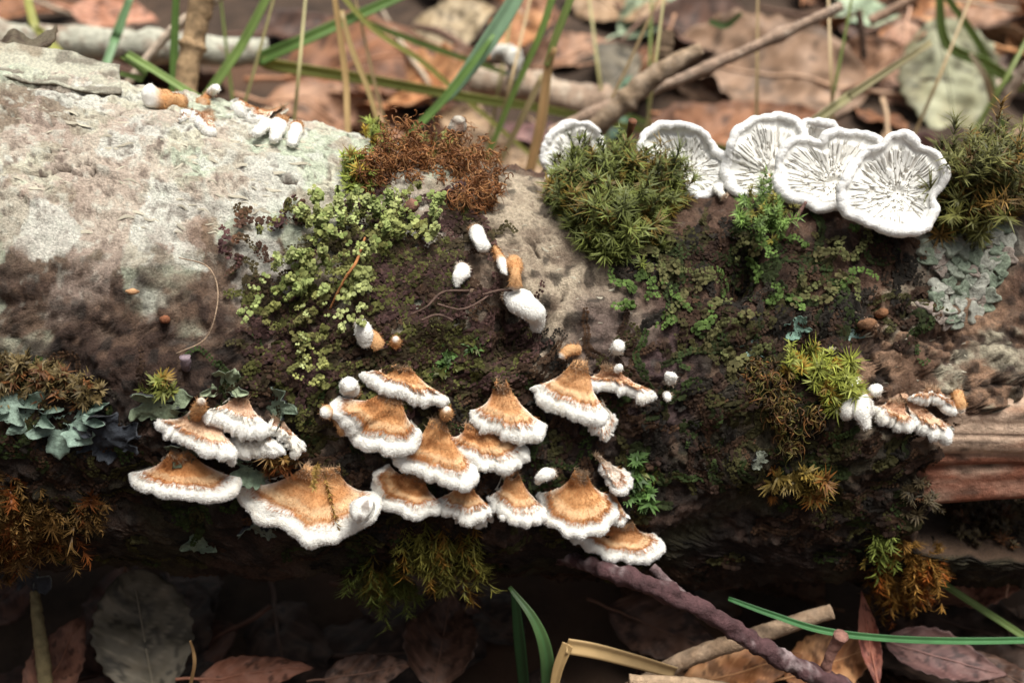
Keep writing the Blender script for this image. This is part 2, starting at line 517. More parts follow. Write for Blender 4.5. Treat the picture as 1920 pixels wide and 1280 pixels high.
# peeling bark: curved thick flaps standing off the log
def flap(outline, lift, curl, color, name='bark_flap', seed=0, thick=0.007, label=None):
    """outline: lower-edge px list and upper-edge px list from left to right; lift: BU off the bark at lower / upper edge"""
    lo, up = outline
    nu, nv = 60, 26
    lo = catmull(np.array(lo, float), nu); up = catmull(np.array(up, float), nu)
    jt = np.stack([np.arange(nu) * 0.31, np.zeros(nu), np.full(nu, seed * 1.0)], -1)
    lo[:, 1] += 7 * fbm(jt, 1, 3, seed); up[:, 1] += 7 * fbm(jt, 1, 3, seed + 9)
    P = np.zeros((nv, nu, 3)); 
    for j in range(nu):
        L0, n0, _ = hit(*lo[j]); 
        U0, n1, _ = hit(*up[j])
        # take the upper edge at the depth of the lower one plus the lift
        for i in range(nv):
            v = i / (nv - 1)
            px = lo[j] * (1 - v) + up[j] * v
            h, n, d = hit(px[0], px[1], True)
            r = ray(px[0], px[1])
            if h is None:
                tl = (L0 - CAM) @ r
                h = CAM + r * (tl + 0.10 * v); n = n0
            P[i, j] = h + n * (lift[0] * (1 - v) + lift[1] * v)
    # smooth
    for k in range(40):
        P[1:-1] = (P[:-2] + P[1:-1] * 2 + P[2:]) / 4
        P[:, 1:-1] = (P[:, :-2] + P[:, 1:-1] * 2 + P[:, 2:]) / 4
    Nn = vnormals(P)
    if (Nn.mean((0, 1)) @ (CAM - P.mean((0, 1)))) < 0: Nn = -Nn
    u = np.linspace(0, 1, nu)[None]; v = np.linspace(0, 1, nv)[:, None]
    P = P + Nn * (curl * (np.abs(2 * u - 1) ** 3 * u + v ** 2 * 0.6) + 0.006 * fbm(P, 10, 4, seed) + 0.004 * fbm(P, 45, 3, seed))[..., None]
    B = P - Nn * thick
    V = np.concatenate([P.reshape(-1, 3), B.reshape(-1, 3)])
    n = nu * nv
    Q = [grid_faces(nv, nu), grid_faces(nv, nu, off=n)[:, ::-1]]
    bd = list(range(nu)) + [i * nu + nu - 1 for i in range(1, nv)] + [(nv - 1) * nu + j for j in range(nu - 2, -1, -1)] + [i * nu for i in range(nv - 2, 0, -1)]
    bd = np.array(bd); b2 = np.roll(bd, -1)
    Q.append(np.stack([b2, bd, bd + n, b2 + n], 1))
    g = fbm(P, 12, 4, seed + 3)
    c = np.empty(P.shape); c[:] = color
    c = lay(c, np.array(color) * np.array([0.6, 0.5, 0.45]), sstep(0.1, 0.6, g) * 0.8)
    c = lay(c, (0.09, 0.055, 0.04), sstep(0.75, 0.93, 1 - np.abs(fbm(P * np.array([0.4, 1, 1]), 15, 3, seed + 5))) * 0.6)
    cb = np.empty(P.shape); cb[:] = (0.20, 0.14, 0.08)
    o = obj(name, mesh(name, V, [np.concatenate(Q)], np.concatenate([c.reshape(-1, 3), cb.reshape(-1, 3)])), M['bark'], log)
    if label: o['label'] = label
    return o
flap(([(-60, 128), (20, 148), (90, 160), (160, 172), (228, 182)], [(-60, 78), (20, 82), (90, 92), (160, 102), (222, 135)]), (0.006, 0.006), 0.003, (0.60, 0.58, 0.46), seed=3, label='pale bark strip lifting along the top of the log')
flap(([(-80, 90), (-20, 88), (30, 90), (85, 96)], [(-80, 0), (-20, 18), (30, 52), (80, 92)]), (0.02, 0.06), 0.008, (0.17, 0.14, 0.095), seed=8, label='curled bark flake standing up at the left edge')

# little curled slivers of bark
def build_flakes():
    protos = []
    for k in range(6):
        nu, nv = 9, 4
        u = np.linspace(-1, 1, nu)[None]; v = np.linspace(0, 1, nv)[:, None]
        Lh = 0.5; wd = (0.16 + 0.05 * k % 0.1) * (1 - np.abs(u) ** 2.2)
        X = u * Lh + 0 * v
        Y = wd * (v - 0.3) + 0.10 * np.sin(u * 2.5 + k * 1.7)
        Z = 0.16 * v ** 1.5 * (1 - u ** 2) + 0.02
        V = np.stack([X, Y, Z], -1).reshape(-1, 3)
        V = np.vstack([V, V - np.array([0, 0, 0.05])])
        n = nu * nv
        bd = np.array(list(range(nu)) + [(nv - 1) * nu + j for j in range(nu - 1, -1, -1)]); b2 = np.roll(bd, -1)
        Q = np.concatenate([grid_faces(nv, nu), grid_faces(nv, nu, off=n)[:, ::-1], np.stack([b2, bd, bd + n, b2 + n], 1)])
        me = mesh('bark_flake', V, [Q]); me.materials.append(M['flake'])
        protos.append(me)
    rg = np.random.RandomState(4)
    cnt = 0
    tries = 0
    while cnt < 190 and tries < 1200:
        tries += 1
        if rg.rand() < 0.72: px, py = rg.uniform(20, 660), rg.uniform(190, 440)
        elif rg.rand() < 0.6: px, py = rg.uniform(960, 1190), rg.uniform(380, 640)
        else: px, py = rg.uniform(1600, 1850), rg.uniform(600, 740)
        h, n, d = hit(px, py, True)
        if h is None: continue
        if px < 700 and h[1] < -0.36: continue
        o = bpy.data.objects.new('bark_flake', protos[rg.randint(6)])
        COL.objects.link(o); o.parent = log
        ax = np.array([1, 0, -0.12]); ax = nrm(ax + 0.25 * rg.randn(3)); ax = nrm(ax - n * (ax @ n)); ay = np.cross(n, ax)
        s = rg.uniform(0.014, 0.042) * (0.6 if px > 700 else 1)
        o.matrix_local = Matrix(((ax[0] * s, ay[0] * s * .8, n[0] * s * .26, h[0]), (ax[1] * s, ay[1] * s * .8, n[1] * s * .26, h[1]), (ax[2] * s, ay[2] * s * .8, n[2] * s * .26, h[2]), (0, 0, 0, 1)))
        cnt += 1
build_flakes()

# ------------------------------------------------------------------ bracket fungi
TAN = np.array((0.60, 0.33, 0.145)); RUST = np.array((0.40, 0.165, 0.055)); WHITE = np.array((0.83, 0.81, 0.75)); PALE = np.array((0.70, 0.52, 0.32))

def hairs(P, Nrm, D, n, ln, wd, col, rg, jit=0.5, lean=0.6):
    """single-triangle hairs scattered over a grid surface P(nr,nc,3)"""
    nr, nc = P.shape[:2]
    r = rg.uniform(0, nr - 1.001, n); c = rg.uniform(0, nc - 1.001, n)
    i, j = r.astype(int), c.astype(int); a, b = (r - i)[:, None], (c - j)[:, None]
    bl = lambda G: (G[i, j] * (1 - a) * (1 - b) + G[i + 1, j] * a * (1 - b) + G[i, j + 1] * (1 - a) * b + G[i + 1, j + 1] * a * b)
    p, nn, dd = bl(P), nrm(bl(Nrm)), nrm(bl(D))
    dr = nrm(nn + dd * lean + jit * rg.randn(n, 3))
    L = ln * rg.uniform(0.5, 1.3, n)[:, None]
    sd_ = nrm(np.cross(dr, rg.randn(n, 3))) * wd
    tip = p + dr * L + dd * L * 0.25
    V = np.stack([p - sd_ - nn * 0.002, p + sd_ - nn * 0.002, tip], 1).reshape(-1, 3)
    C = bl(col) if isinstance(col, np.ndarray) and col.ndim == 3 else np.tile(col, (n, 1))
    C = np.clip(C * rg.uniform(0.75, 1.2, n)[:, None], 0, 0.88)
    return V, np.arange(3 * n).reshape(-1, 3), np.repeat(C, 3, 0)

def bracket(label, stem, rim, stemw=26, rr=0.0155, drop=0.42, tau=14, seed=0, tan=1.0, fz=1.0, group='bracket fungi on the front of the log', white=0.885, dirt=0.0):
    rg = np.random.RandomState(seed + 100)
    A, n, tA = hit(*stem)
    up = np.array([0, 0, 1.0])
    rim = np.array(rim, float)
    H = max((rim[:, 1].max() - stem[1]), 20) / 850.0
    N = np.array([0, -math.sin(math.radians(tau)), math.cos(math.radians(tau))])
    P0 = A - up * drop * H
    R = []
    for px, py in rim:
        r = ray(px, py)
        t = ((P0 - CAM) @ N) / (r @ N)
        _, _, tl = hit(px, py, True)
        if tl is not None: t = min(t, tl - 0.015)
        t = max(t, tA - 0.42); t = min(t, tA + 0.25)
        R.append(CAM + r * t)
    NU, MV = 64, 26
    R = catmull(R, NU)
    # even the depth so that the shelf stays a smooth sheet
    for k in range(6): R[1:-1] = (R[:-2] + 2 * R[1:-1] + R[2:]) / 4
    u = np.linspace(0, 1, NU)
    side = nrm(np.array([1, 0, (R[-1] - R[0])[2] / max(abs((R[-1] - R[0])[0]), .02) * 0.5]))
    S = A - n * 0.03 + side[None] * ((u - 0.5) * 0.5 * stemw / 850.0)[:, None]
    S = S + n * (0.02 * (1 - (2 * u - 1) ** 2))[:, None]
    rc = rim.mean(0)
    mid_px = np.array(stem, float) * 0.52 + rc * 0.48
    hm, nm_, tm = hit(mid_px[0], mid_px[1])
    C = A - up * drop * H * 0.95 + n * 0.02
    r_ = ray(*mid_px); tl_ = (hm - CAM) @ r_
    C = CAM + r_ * min((C - CAM) @ r_, tl_ - 0.03)
    K = C + (R - C) * 0.16 + side[None] * ((u - 0.5) * 0.45 * stemw / 850.0)[:, None]
    v = np.linspace(0, 1, MV)[:, None, None]
    T = (1 - v) ** 2 * S[None] + 2 * v * (1 - v) * K[None] + v ** 2 * R[None]
    for i in range(2, MV):
        for j in range(0, NU, 3):
            q = T[i, j]; rr_ = q - CAM; d_ = np.linalg.norm(rr_); rr_ = rr_ / d_
            hh_, _, _, tl = BV.ray_cast(Vector(CAM), Vector(rr_))
            lim = (tl - 0.014) if hh_ is not None else 1e9
            if d_ > lim: T[i, j] = CAM + rr_ * lim
    jj = np.arange(0, NU, 3)
    for c_ in range(3):
        for i in range(2, MV): T[i, :, c_] = np.interp(np.arange(NU), np.append(jj, NU - 1), np.append(T[i, jj, c_], T[i, -1, c_]))
    for k in range(3): T[2:-1, 1:-1] = (T[1:-2, 1:-1] + T[3:, 1:-1] + T[2:-1, :-2] + T[2:-1, 2:] + 4 * T[2:-1, 1:-1]) / 8
    T0 = T.copy()
    Tg = nrm(np.gradient(R, axis=0))
    Nr = nrm(N - Tg * (Tg @ N)[:, None]); o = nrm(np.cross(Tg, Nr))
    for k in range(4): o[1:-1] = nrm(o[:-2] + 2 * o[1:-1] + o[2:])
    tp = 0.3 + 0.7 * (1 - np.abs(2 * u - 1) ** 7)
    R3 = np.stack([u * 9, 0 * u + seed, 0 * u], -1)
    r_u = rr * 0.80 * tp * (1 + 0.15 * noise(R3, 1, seed) + 0.08 * noise(R3, 3, seed + 1))
    wob = 0.006 * noise(R3, 1.3, seed + 7) + 0.003 * noise(R3, 3.3, seed + 8)
    vv = np.linspace(0, 1, MV)
    bul = sstep(0.45, 1.0, vv)[:, None] * r_u[None]
    zf = rg.uniform(13, 30); zone_w = rg.uniform(0.0004, 0.0016) * np.sin(vv * zf + seed)[:, None] * sstep(0.3, 0.6, vv)[:, None] * (1 - sstep(0.85, 0.95, vv))[:, None]
    Nn = vnormals(T); Nn = Nn * np.sign(np.sum(Nn * (up - VD * 0.5), -1, keepdims=True))
    T = T + Nr[None] * bul[..., None] + Nn * (zone_w + 0.004 * noise(T, 18, seed + 5))[..., None]
    T = T + (o * wob[:, None])[None] * (vv ** 2)[:, None, None]
    Rw = R + o * wob[:, None]
    ang = np.linspace(0, np.pi, 12)[1:]
    arc = np.stack([Rw + r_u[:, None] * (math.cos(a) * Nr + math.sin(a) * o * 1.1) for a in ang])
    arc += (nrm(arc - Rw[None])) * (0.0012 * fbm(arc, 60, 2, seed + 11))[..., None]
    # underside with folds
    vb = np.linspace(1, 0, 22)[1:]
    fold = 0.004 * np.abs(np.sin(u * 70 + 3 * noise(R3, 2, seed)))[None] * (vb * (1 - vb) * 4)[:, None]
    U = []
    for k, t in enumerate(vb):
        q_ = t * (MV - 1); i_ = min(int(q_), MV - 2); f_ = q_ - i_
        c_ = T0[i_] * (1 - f_) + T0[i_ + 1] * f_ + o * (wob * t * t)[:, None]
        U.append(c_ - Nr * (r_u * t + 0.010 * (1 - t) + 0.004)[:, None] - Nr * fold[k][:, None])
    U = np.array(U)
    full = np.concatenate([T, arc, U])
    kc = int(MV * 0.80); ka = MV + len(ang)
    root = empty('bracket_fungus', tuple(A))
    tag(root, label, 'fungus', group)
    # colours
    g1 = fbm(T, 26, 3, seed + 2); vg = vv[:, None] + 0.05 * g1 + 0.05 * noise(T, 9, seed)
    ct = np.empty(T.shape); ct[:] = TAN * rg.uniform(0.9, 1.08) + np.array((0.0, 0.02, 0.03)) * rg.rand()
    b0 = rg.uniform(-0.08, 0.10)
    ct = lay(ct, RUST * 1.15, sstep(0.1, 0.8, fbm(T, 12, 3, seed + 3)) * 0.6)
    ct = lay(ct, RUST, (sstep(0.30 + b0, 0.45 + b0, vg) * (1 - sstep(0.52 + b0, 0.66 + b0, vg))) * rg.uniform(0.15, 0.55))
    ct = lay(ct, RUST, np.clip(np.sin(vg * rg.uniform(24, 40) + 7 * b0), 0, 1) * rg.uniform(0.15, 0.5))
    ct = lay(ct, RUST * 0.9, np.exp(-((vg - white + 0.03) / 0.03) ** 2) * 0.6)
    ct = lay(ct, PALE, sstep(0.62, 0.70, vg) * (1 - sstep(white - 0.07, white - 0.03, vg)) * 0.5)
    ct = lay(ct, (0.33, 0.27, 0.22), (1 - sstep(0.0, 0.12, vg)) * 0.7)
    if tan < 1: ct = lay(ct, WHITE, np.full(vg.shape, 1 - tan))
    ct = lay(ct, WHITE, sstep(white - 0.02, white + 0.04, vg))
    eb = (np.abs(2 * u - 1) ** 14)[None] * sstep(0.3, 0.7, vv)[:, None]
    ct = lay(ct, WHITE, eb * 0.7)
    if dirt: ct = lay(ct, (0.10, 0.07, 0.05), sstep(0.35, 0.6, noise(T, 60, seed + 31)) * dirt)
    cm = np.empty(arc.shape); cm[:] = WHITE
    cm = lay(cm, (0.78, 0.70, 0.56), sstep(0.2, 0.7, fbm(arc, 22, 3, seed + 9)) * 0.35)
    if dirt: cm = lay(cm, (0.14, 0.10, 0.08), sstep(0.45, 0.62, noise(arc, 75, seed + 32)) * dirt)
    cu = np.empty(U.shape); cu[:] = (0.68, 0.63, 0.53)
    cf = np.concatenate([ct, cm, cu])
    def part(nm, a, b, m):
        G = full[a:b]
        me = mesh(nm, G.reshape(-1, 3), [grid_faces(b - a, NU)], np.clip(cf[a:b], 0, .86).reshape(-1, 3))
        place(obj(nm, me, m), root, A)
    kc = int(MV * 0.9)
    part('cap', 0, kc + 1, M['cap']); part('margin', kc, ka + 1, M['margin']); part('underside', ka, len(full), M['gill'])
    # velvet: rusty hair on the cap, short white nap on the margin
    acc = Acc()
    area = np.linalg.norm(R[-1] - R[0]) * H
    k = max(0.12, min(1.0, np.linalg.norm(np.diff(R, axis=0), axis=1).sum() / 0.30)) * fz
    Dv = nrm(np.gradient(T, axis=0))
    hc = ct * np.array([1.0, 0.93, 0.86])
    V, F, Cc = hairs(T[4:], Nn[4:], Dv[4:], int(4600 * k), 0.0044, 0.0006, hc[4:], rg, 0.45, 0.9); acc.add(V, F, None, Cc)
    V, F, Cc = hairs(T[1:8], Nn[1:8], -Dv[1:8], int(700 * k), 0.010, 0.0007, np.array((0.42, 0.30, 0.20)), rg, 0.8, 0.2); acc.add(V, F, None, Cc)
    band = slice(int(MV * (white - 0.12)), int(MV * (white + 0.06)))
    V, F, Cc = hairs(T[band], Nn[band], Dv[band], int(700 * k), 0.0075, 0.0007, RUST * 1.2, rg, 0.35, 1.2); acc.add(V, F, None, Cc)
    Na = nrm(arc - Rw[None])
    V, F, Cc = hairs(np.concatenate([T[-3:], arc[:-1]]), np.concatenate([Nn[-3:], Na[:-1]]), np.concatenate([Dv[-3:], Na[:-1]]), int(8500 * k), 0.0023, 0.0006, np.array((0.86, 0.85, 0.81)), rg, 0.6, 0.3); acc.add(V, F, None, Cc)
    tag(place(obj('fuzz', acc.mesh('fuzz', False), M['fuzz']), root, A), kind='stuff')
    return root

def nub(label, pts, radii, out, tan=0.45, seed=0, group='small fungus buds on the log', flat=0.75, dirt=0.0, fz=1.0):
    """bent, swelling bud: pts px path from its foot to its tip, radii px, out: how far each point stands off the bark"""
    rg = np.random.RandomState(seed + 900)
    P = []
    for (px, py), o in zip(pts, out):
        h, n, t = hit(px, py, True)
        if h is None: h, n, t = hit(px, py); t = (h - CAM) @ ray(px, py)
        P.append(CAM + ray(px, py) * (t - o))
    n_ = 34
    Q = catmull(np.column_stack([np.array(P), np.array(radii, float) * 0.84 / 850.0]), n_)
    path, r = Q[:, :3], Q[:, 3]
    e = np.linspace(0, 1, n_)
    L = np.linalg.norm(np.diff(path, axis=0), axis=1).sum()
    # rounded tip
    tr = r[-1]
    r = r * np.sqrt(np.clip(1 - np.clip((e - (1 - tr / L * 0.9)) / (tr / L * 0.9 + 1e-6), 0, 1) ** 2, 0.0, 1))
    r[0] *= 0.1; r[1] *= 0.55; r[2] *= 0.85
    s = 22
    V, T3, Qf = tube(path, np.maximum(r, 0.0006), s, seed, 0.0, False)
    G = V.reshape(n_, s, 3)
    G = path[:, None] + (G - path[:, None]) * np.clip(1 + 0.5 * fbm(G, 19, 3, seed), 0.45, 1.6)[..., None]
    if flat != 1.0:
        dv = G - path[:, None]; al = dv @ VD
        G = G - (al * (1 - flat))[..., None] * VD
    A = path[0]
    root = empty('fungus_bud', tuple(A))
    tag(root, label, 'fungus', group)
    c = np.empty(G.shape); c[:] = TAN * np.array([0.85, 0.88, 0.95])
    ee = e[:, None] + 0.07 * fbm(G, 30, 3, seed)
    c = lay(c, RUST * 1.3, sstep(0.2, 0.7, fbm(G, 25, 3, seed + 3)) * 0.4)
    c = lay(c, WHITE, sstep(tan - 0.12, tan + 0.12, ee))
    if dirt: c = lay(c, (0.14, 0.10, 0.08), sstep(0.45, 0.6, noise(G, 70, seed + 5)) * dirt)
    k = int(np.clip(tan * n_ * 0.9, 2, n_ - 3))
    Gt = np.concatenate([G, G[:, :1]], 1); Ct = np.concatenate([c, c[:, :1]], 1)
    c = lay(c, (0.30, 0.24, 0.19), (1 - sstep(0.0, 0.25, ee)) * 0.6)
    for nm, a, b, m in (('stalk', 0, k + 1, 'cap'), ('tip', k, n_, 'margin')):
        place(obj(nm, mesh(nm, G[a:b].reshape(-1, 3), [grid_faces(b - a, s, True)], np.clip(c[a:b], 0, .86).reshape(-1, 3)), M[m]), root, A)
    Na = nrm(Gt - path[:, None]); D = nrm(np.gradient(Gt, axis=0))
    kk = min(1.0, L * np.mean(r) / 0.004) * fz
    acc = Acc()
    V, F, Cc = hairs(Gt[1:k + 2], Na[1:k + 2], D[1:k + 2], int(900 * kk) + 40, 0.0065, 0.0007, Ct[1:k + 2] * np.array([.95, .85, .75]), rg, 0.5, 0.5); acc.add(V, F, None, Cc)
    V, F, Cc = hairs(Gt[1:], Na[1:], D[1:], int(2600 * kk) + 60, 0.0034, 0.0007, Ct[1:], rg, 0.6, 0.4); acc.add(V, F, None, Cc)
    tag(place(obj('fuzz', acc.mesh('fuzz', False), M['fuzz']), root, A), kind='stuff')
    return root

def fan(label, outline, center, base, seed=0, push=0.0, lean=38, depth=0.022, rr=0.0092):
    """fungus standing on edge with its folded white underside towards us; outline px closed, centre of the folds, foot"""
    rg = np.random.RandomState(seed + 300)
    h, n, t = hit(*base)
    N = np.array([0, -math.cos(math.radians(lean)), math.sin(math.radians(lean))])
    P0 = h + np.array([0, -push, 0])
    un = lambda p: CAM + ray(*p) * (((P0 - CAM) @ N) / (ray(*p) @ N))
    NTH, NR = 680, 100
    O = catmull([un(p) for p in outline], NTH, True)
    C = un(center)
    a = np.linspace(0, 2 * np.pi, NTH, endpoint=False)
    ring = np.stack([np.cos(a), np.sin(a), 0 * a + seed * 3.1], -1)
    O = O + nrm(O - C) * (0.004 * fbm(ring, 4, 3, seed))[:, None]
    O = O + N * (0.014 * noise(ring, 1.7, seed + 4))[:, None]
    Tg = nrm(np.roll(O, -1, 0) - np.roll(O, 1, 0))
    o = np.cross(Tg, N); o = nrm(o); o = o * np.sign(np.sum(o * (O - C), -1, keepdims=True))
    r_u = rr * (0.95 + 0.4 * noise(ring, 2.2, seed) + 0.12 * noise(ring, 7, seed + 1))
    s = np.linspace(0.02, 1, NR)
    inner = O - o * (r_u * 0.9)[:, None]
    G = C + (inner - C)[None] * s[:, None, None]
    dp = depth * (1 - s ** 2.2)
    G = G - N * dp[:, None, None] + N * (0.005 * fbm(G, 9, 2, seed))[..., None]
    S_, A_ = np.meshgrid(s, a, indexing='ij')
    def rn(q, w_, sd):
        wv = 0.16 * fbm(np.stack([np.cos(A_) * q, np.sin(A_) * q, S_ * w_ * 2], -1), 0.8, 2, sd + 50)
        return noise(np.stack([np.cos(A_ + wv * 0.25) * q, np.sin(A_ + wv * 0.25) * q, S_ * w_ + wv * 4], -1), 1, sd)
    h1 = sstep(0.0, 0.30, np.abs(rn(19.0, 1.8, seed)))
    h2 = sstep(0.0, 0.30, np.abs(rn(11.5, 5.5, seed + 1)))
    h3 = sstep(0.0, 0.30, np.abs(rn(6.5, 15.0, seed + 2)))
    b1 = sstep(0.50, 0.66, S_); b0 = sstep(0.24, 0.36, S_)
    hh = h1 * b1 + (1 - b1) * (h2 * b0 + h3 * (1 - b0))
    msk = sstep(0.06, 0.2, S_) * (1 - sstep(0.80, 0.95, S_ + 0.05 * noise(np.stack([np.cos(A_) * 5, np.sin(A_) * 5, 0 * A_], -1), 1, seed)))
    G = G + N * (0.0065 * hh * msk)[..., None]
    cg = np.empty(G.shape); cg[:] = (0.80, 0.79, 0.74)
    cg = lay(cg, (0.46, 0.42, 0.37), (1 - hh) * msk * 0.6)
    ang = np.linspace(-1.5, np.pi + 0.6, 18)
    tubeG = np.stack([O + r_u[:, None] * (math.cos(k + 0.0) * -o * -1 * 0 + math.sin(k) * o + math.cos(k) * N) for k in ang])
    tubeG += nrm(tubeG - O[None]) * (0.0010 * fbm(tubeG, 45, 2, seed + 11))[..., None]
    cm = np.empty(tubeG.shape); cm[:] = (0.84, 0.83, 0.80)
    back = np.stack([C + (tubeG[-1] - C) * k - N * (0.02 * (1 - k)) - N * 0.02 * (1 - k ** 2) for k in np.linspace(1, 0.02, 14)])
    cb = np.empty(back.shape); cb[:] = TAN
    cb = lay(cb, WHITE, np.tile(sstep(0.75, 0.95, np.linspace(1, 0.02, 14))[:, None], (1, NTH)))
    root = empty('bracket_fungus', tuple(h))
    tag(root, label, 'fungus', 'bracket fungi standing on the mossy ridge')
    for nm, gg, cc, m in (('gills', G, cg, 'gill'), ('margin', tubeG, cm, 'margin'), ('cap', back, cb, 'cap')):
        place(obj(nm, mesh(nm, gg.reshape(-1, 3), [grid_faces(len(gg), NTH, True)], cc.reshape(-1, 3)), M[m]), root, h)
    # short foot that ties the fan to the bark
    foot = catmull([C - N * (depth + 0.012), (C + h) / 2 - N * 0.04, h - n * 0.02], 10)
    V, T3, Q = tube(foot, np.linspace(0.016, 0.02, 10), 10, seed, 0.1)
    place(obj('foot', mesh('foot', V, [Q, T3], TAN), M['cap']), root, h)
    acc = Acc()
    tw = np.concatenate([tubeG, tubeG[:, :1]], 1); nn = nrm(tw - np.concatenate([O, O[:1]])[None])
    V, F, Cc = hairs(tw[1:-2], nn[1:-2], nn[1:-2], 5200, 0.0017, 0.0006, np.array((0.86, 0.86, 0.84)), rg, 0.6, 0.2); acc.add(V, F, None, Cc)
    tag(place(obj('fuzz', acc.mesh('fuzz', False), M['fuzz']), root, h), kind='stuff')

# ---- left group
bracket('narrow cream shelf fungus, topmost left of the left-hand cluster', (385, 772), [(291, 790), (318, 806), (350, 822), (390, 838), (425, 850), (437, 836)], 60, 0.017, 0.35, 10, 1, tan=0.8)
bracket('thick white shelf fungus crowning the left-hand cluster', (457, 735), [(384, 770), (398, 781), (425, 788), (455, 799), (485, 807), (502, 796)], 30, 0.022, 0.35, 16, 2, tan=0.75, white=0.74)
bracket('lobed white fungus tucked under the thick white shelf at left', (470, 802), [(440, 816), (452, 840), (465, 848), (488, 840), (512, 840), (526, 828)], 50, 0.021, 0.35, 30, 3, tan=0.4, white=0.6)
bracket('drooping white tongue fungus at the right of the left-hand cluster', (512, 775), [(505, 790), (518, 802), (538, 816), (552, 836), (563, 841), (571, 828)], 24, 0.016, 0.3, 40, 4, tan=0.5, white=0.65)
bracket('broad tan half-round fungus, lowest at far left', (336, 846), [(247, 884), (262, 902), (290, 915), (316, 922), (360, 924), (405, 928), (435, 916), (450, 896)], 46, 0.015, 0.40, 14, 5, dirt=0.25)
bracket('largest fan-shaped fungus with deep split and thick white frill', (598, 866), [(454, 910), (460, 933), (482, 953), (512, 971), (545, 983), (575, 1003), (600, 1006), (625, 1006), (650, 990), (680, 976), (702, 952), (698, 922)], 90, 0.018, 0.42, 16, 6, dirt=0.12)
# ---- middle group
bracket('long slanting shelf fungus at the top of the middle cluster', (758, 682), [(676, 698), (690, 709), (715, 719), (745, 728), (780, 740), (815, 751), (840, 746)], 40, 0.019, 0.40, 8, 7, dirt=0.2)
bracket('wide tan fungus with pointed right edge under the slanting shelf', (745, 735), [(645, 748), (634, 765), (650, 788), (668, 808), (682, 824), (715, 835), (750, 839), (770, 830), (783, 802)], 66, 0.019, 0.45, 16, 8, dirt=0.15)
bracket('deep tan fungus with grey woolly neck in the cluster centre', (830, 772), [(738, 850), (752, 864), (785, 876), (820, 890), (850, 900), (872, 901), (886, 888), (884, 868)], 36, 0.018, 0.45, 18, 9)
bracket('oval tan fungus directly below the bell-necked one', (892, 790), [(839, 818), (850, 838), (880, 854), (912, 868), (945, 873), (970, 865), (979, 848), (967, 833)], 50, 0.017, 0.4, 14, 10)
bracket('bell-necked orange fungus, highest right of the middle cluster', (943, 720), [(886, 768), (892, 784), (915, 797), (950, 809), (985, 815), (1010, 809), (1016, 795)], 24, 0.019, 0.45, 14, 11)
bracket('dim hollow fungus with pale looped rim under the cluster centre', (790, 885), [(733, 876), (714, 888), (712, 912), (720, 937), (745, 952), (778, 961), (808, 958), (824, 944)], 60, 0.015, 0.35, 14, 12)
bracket('small tan fungus overlapping the pale looped one at its right', (880, 898), [(818, 936), (838, 951), (870, 964), (900, 964), (920, 952)], 34, 0.016, 0.4, 18, 13, dirt=0.2)
bracket('thin white fungus edge peeping out below the small tan one', (892, 955), [(855, 972), (880, 979), (905, 977), (928, 964)], 40, 0.011, 0.4, 18, 14, tan=0.2)
bracket('narrow-waisted tan fungus with ragged left side, bottom middle row', (970, 880), [(917, 929), (928, 944), (942, 948), (956, 964), (980, 972), (1005, 968), (1021, 952)], 26, 0.016, 0.45, 16, 15)
bracket('round zoned fungus with concentric orange rings', (1095, 880), [(1013, 923), (1016, 948), (1027, 970), (1056, 988), (1090, 995), (1122, 989), (1147, 968), (1150, 947), (1137, 930)], 28, 0.013, 0.45, 20, 16, white=0.9)
bracket('lowest fungus of all, torn at its right tip', (1170, 982), [(1062, 999), (1085, 1013), (1115, 1027), (1155, 1039), (1200, 1042), (1230, 1034), (1238, 1017), (1222, 1000)], 56, 0.013, 0.4, 12, 17)
bracket('tan stub with white tip wedged right of the ringed fungus', (1148, 925), [(1135, 958), (1152, 974), (1165, 975), (1173, 962)], 22, 0.013, 0.4, 22, 18)
# ---- right-middle group
bracket('long white-edged fungus sloping right with grey woolly stem', (1093, 668), [(1002, 722), (1015, 739), (1045, 758), (1080, 774), (1115, 786), (1135, 772)], 40, 0.019, 0.4, 10, 19)
bracket('arched pale fungus at the upper right of the middle cluster', (1136, 682), [(1088, 716), (1102, 721), (1130, 721), (1165, 729), (1195, 739), (1222, 748), (1230, 737)], 26, 0.014, 0.35, 4, 20, tan=0.85)
bracket('pale hanging flap fungus below the sloping white-edged one', (1128, 752), [(1106, 794), (1120, 811), (1139, 823), (1149, 800), (1149, 776)], 30, 0.008, 0.2, 60, 21, tan=0.12, fz=0.3)
bracket('dirty white forked fungus beside the dark hollow at right', (1112, 848), [(1126, 868), (1144, 890), (1158, 914), (1172, 921), (1180, 904), (1165, 880)], 18, 0.012, 0.3, 40, 22, tan=0.25, dirt=0.2)
# ---- crest of the log, upper left
bracket('hooded pale fungus on the log crest, hollow below its rim', (396, 200), [(337, 226), (346, 214), (362, 216), (380, 228), (393, 246), (402, 246)], 40, 0.014, 0.2, 20, 23, tan=0.7, group='fungi on the log crest')
bracket('sloping fungus with rolled white rim, right on the log crest', (520, 208), [(444, 194), (452, 206), (470, 216), (490, 228), (503, 226)], 60, 0.017, 0.2, 20, 24, tan=0.8, group='fungi on the log crest')
nub('stout tan fungus lying along the crest with white blunt end', [(350, 200), (320, 190), (285, 183), (270, 181)], [14, 20, 22, 15], [0, .03, .05, .05], 0.72, 25, group='fungi on the log crest')
nub('small curled fungus tip sticking up from the log crest', [(378, 198), (390, 180), (402, 166), (408, 170)], [16, 13, 12, 9], [0, .02, .03, .05], 0.6, 26, group='fungi on the log crest')
nub('leftmost of three white finger buds under the crest fungus', [(505, 232), (490, 240), (476, 255)], [9, 11, 10], [0, .03, .04], 0.1, 27, group='fungi on the log crest')
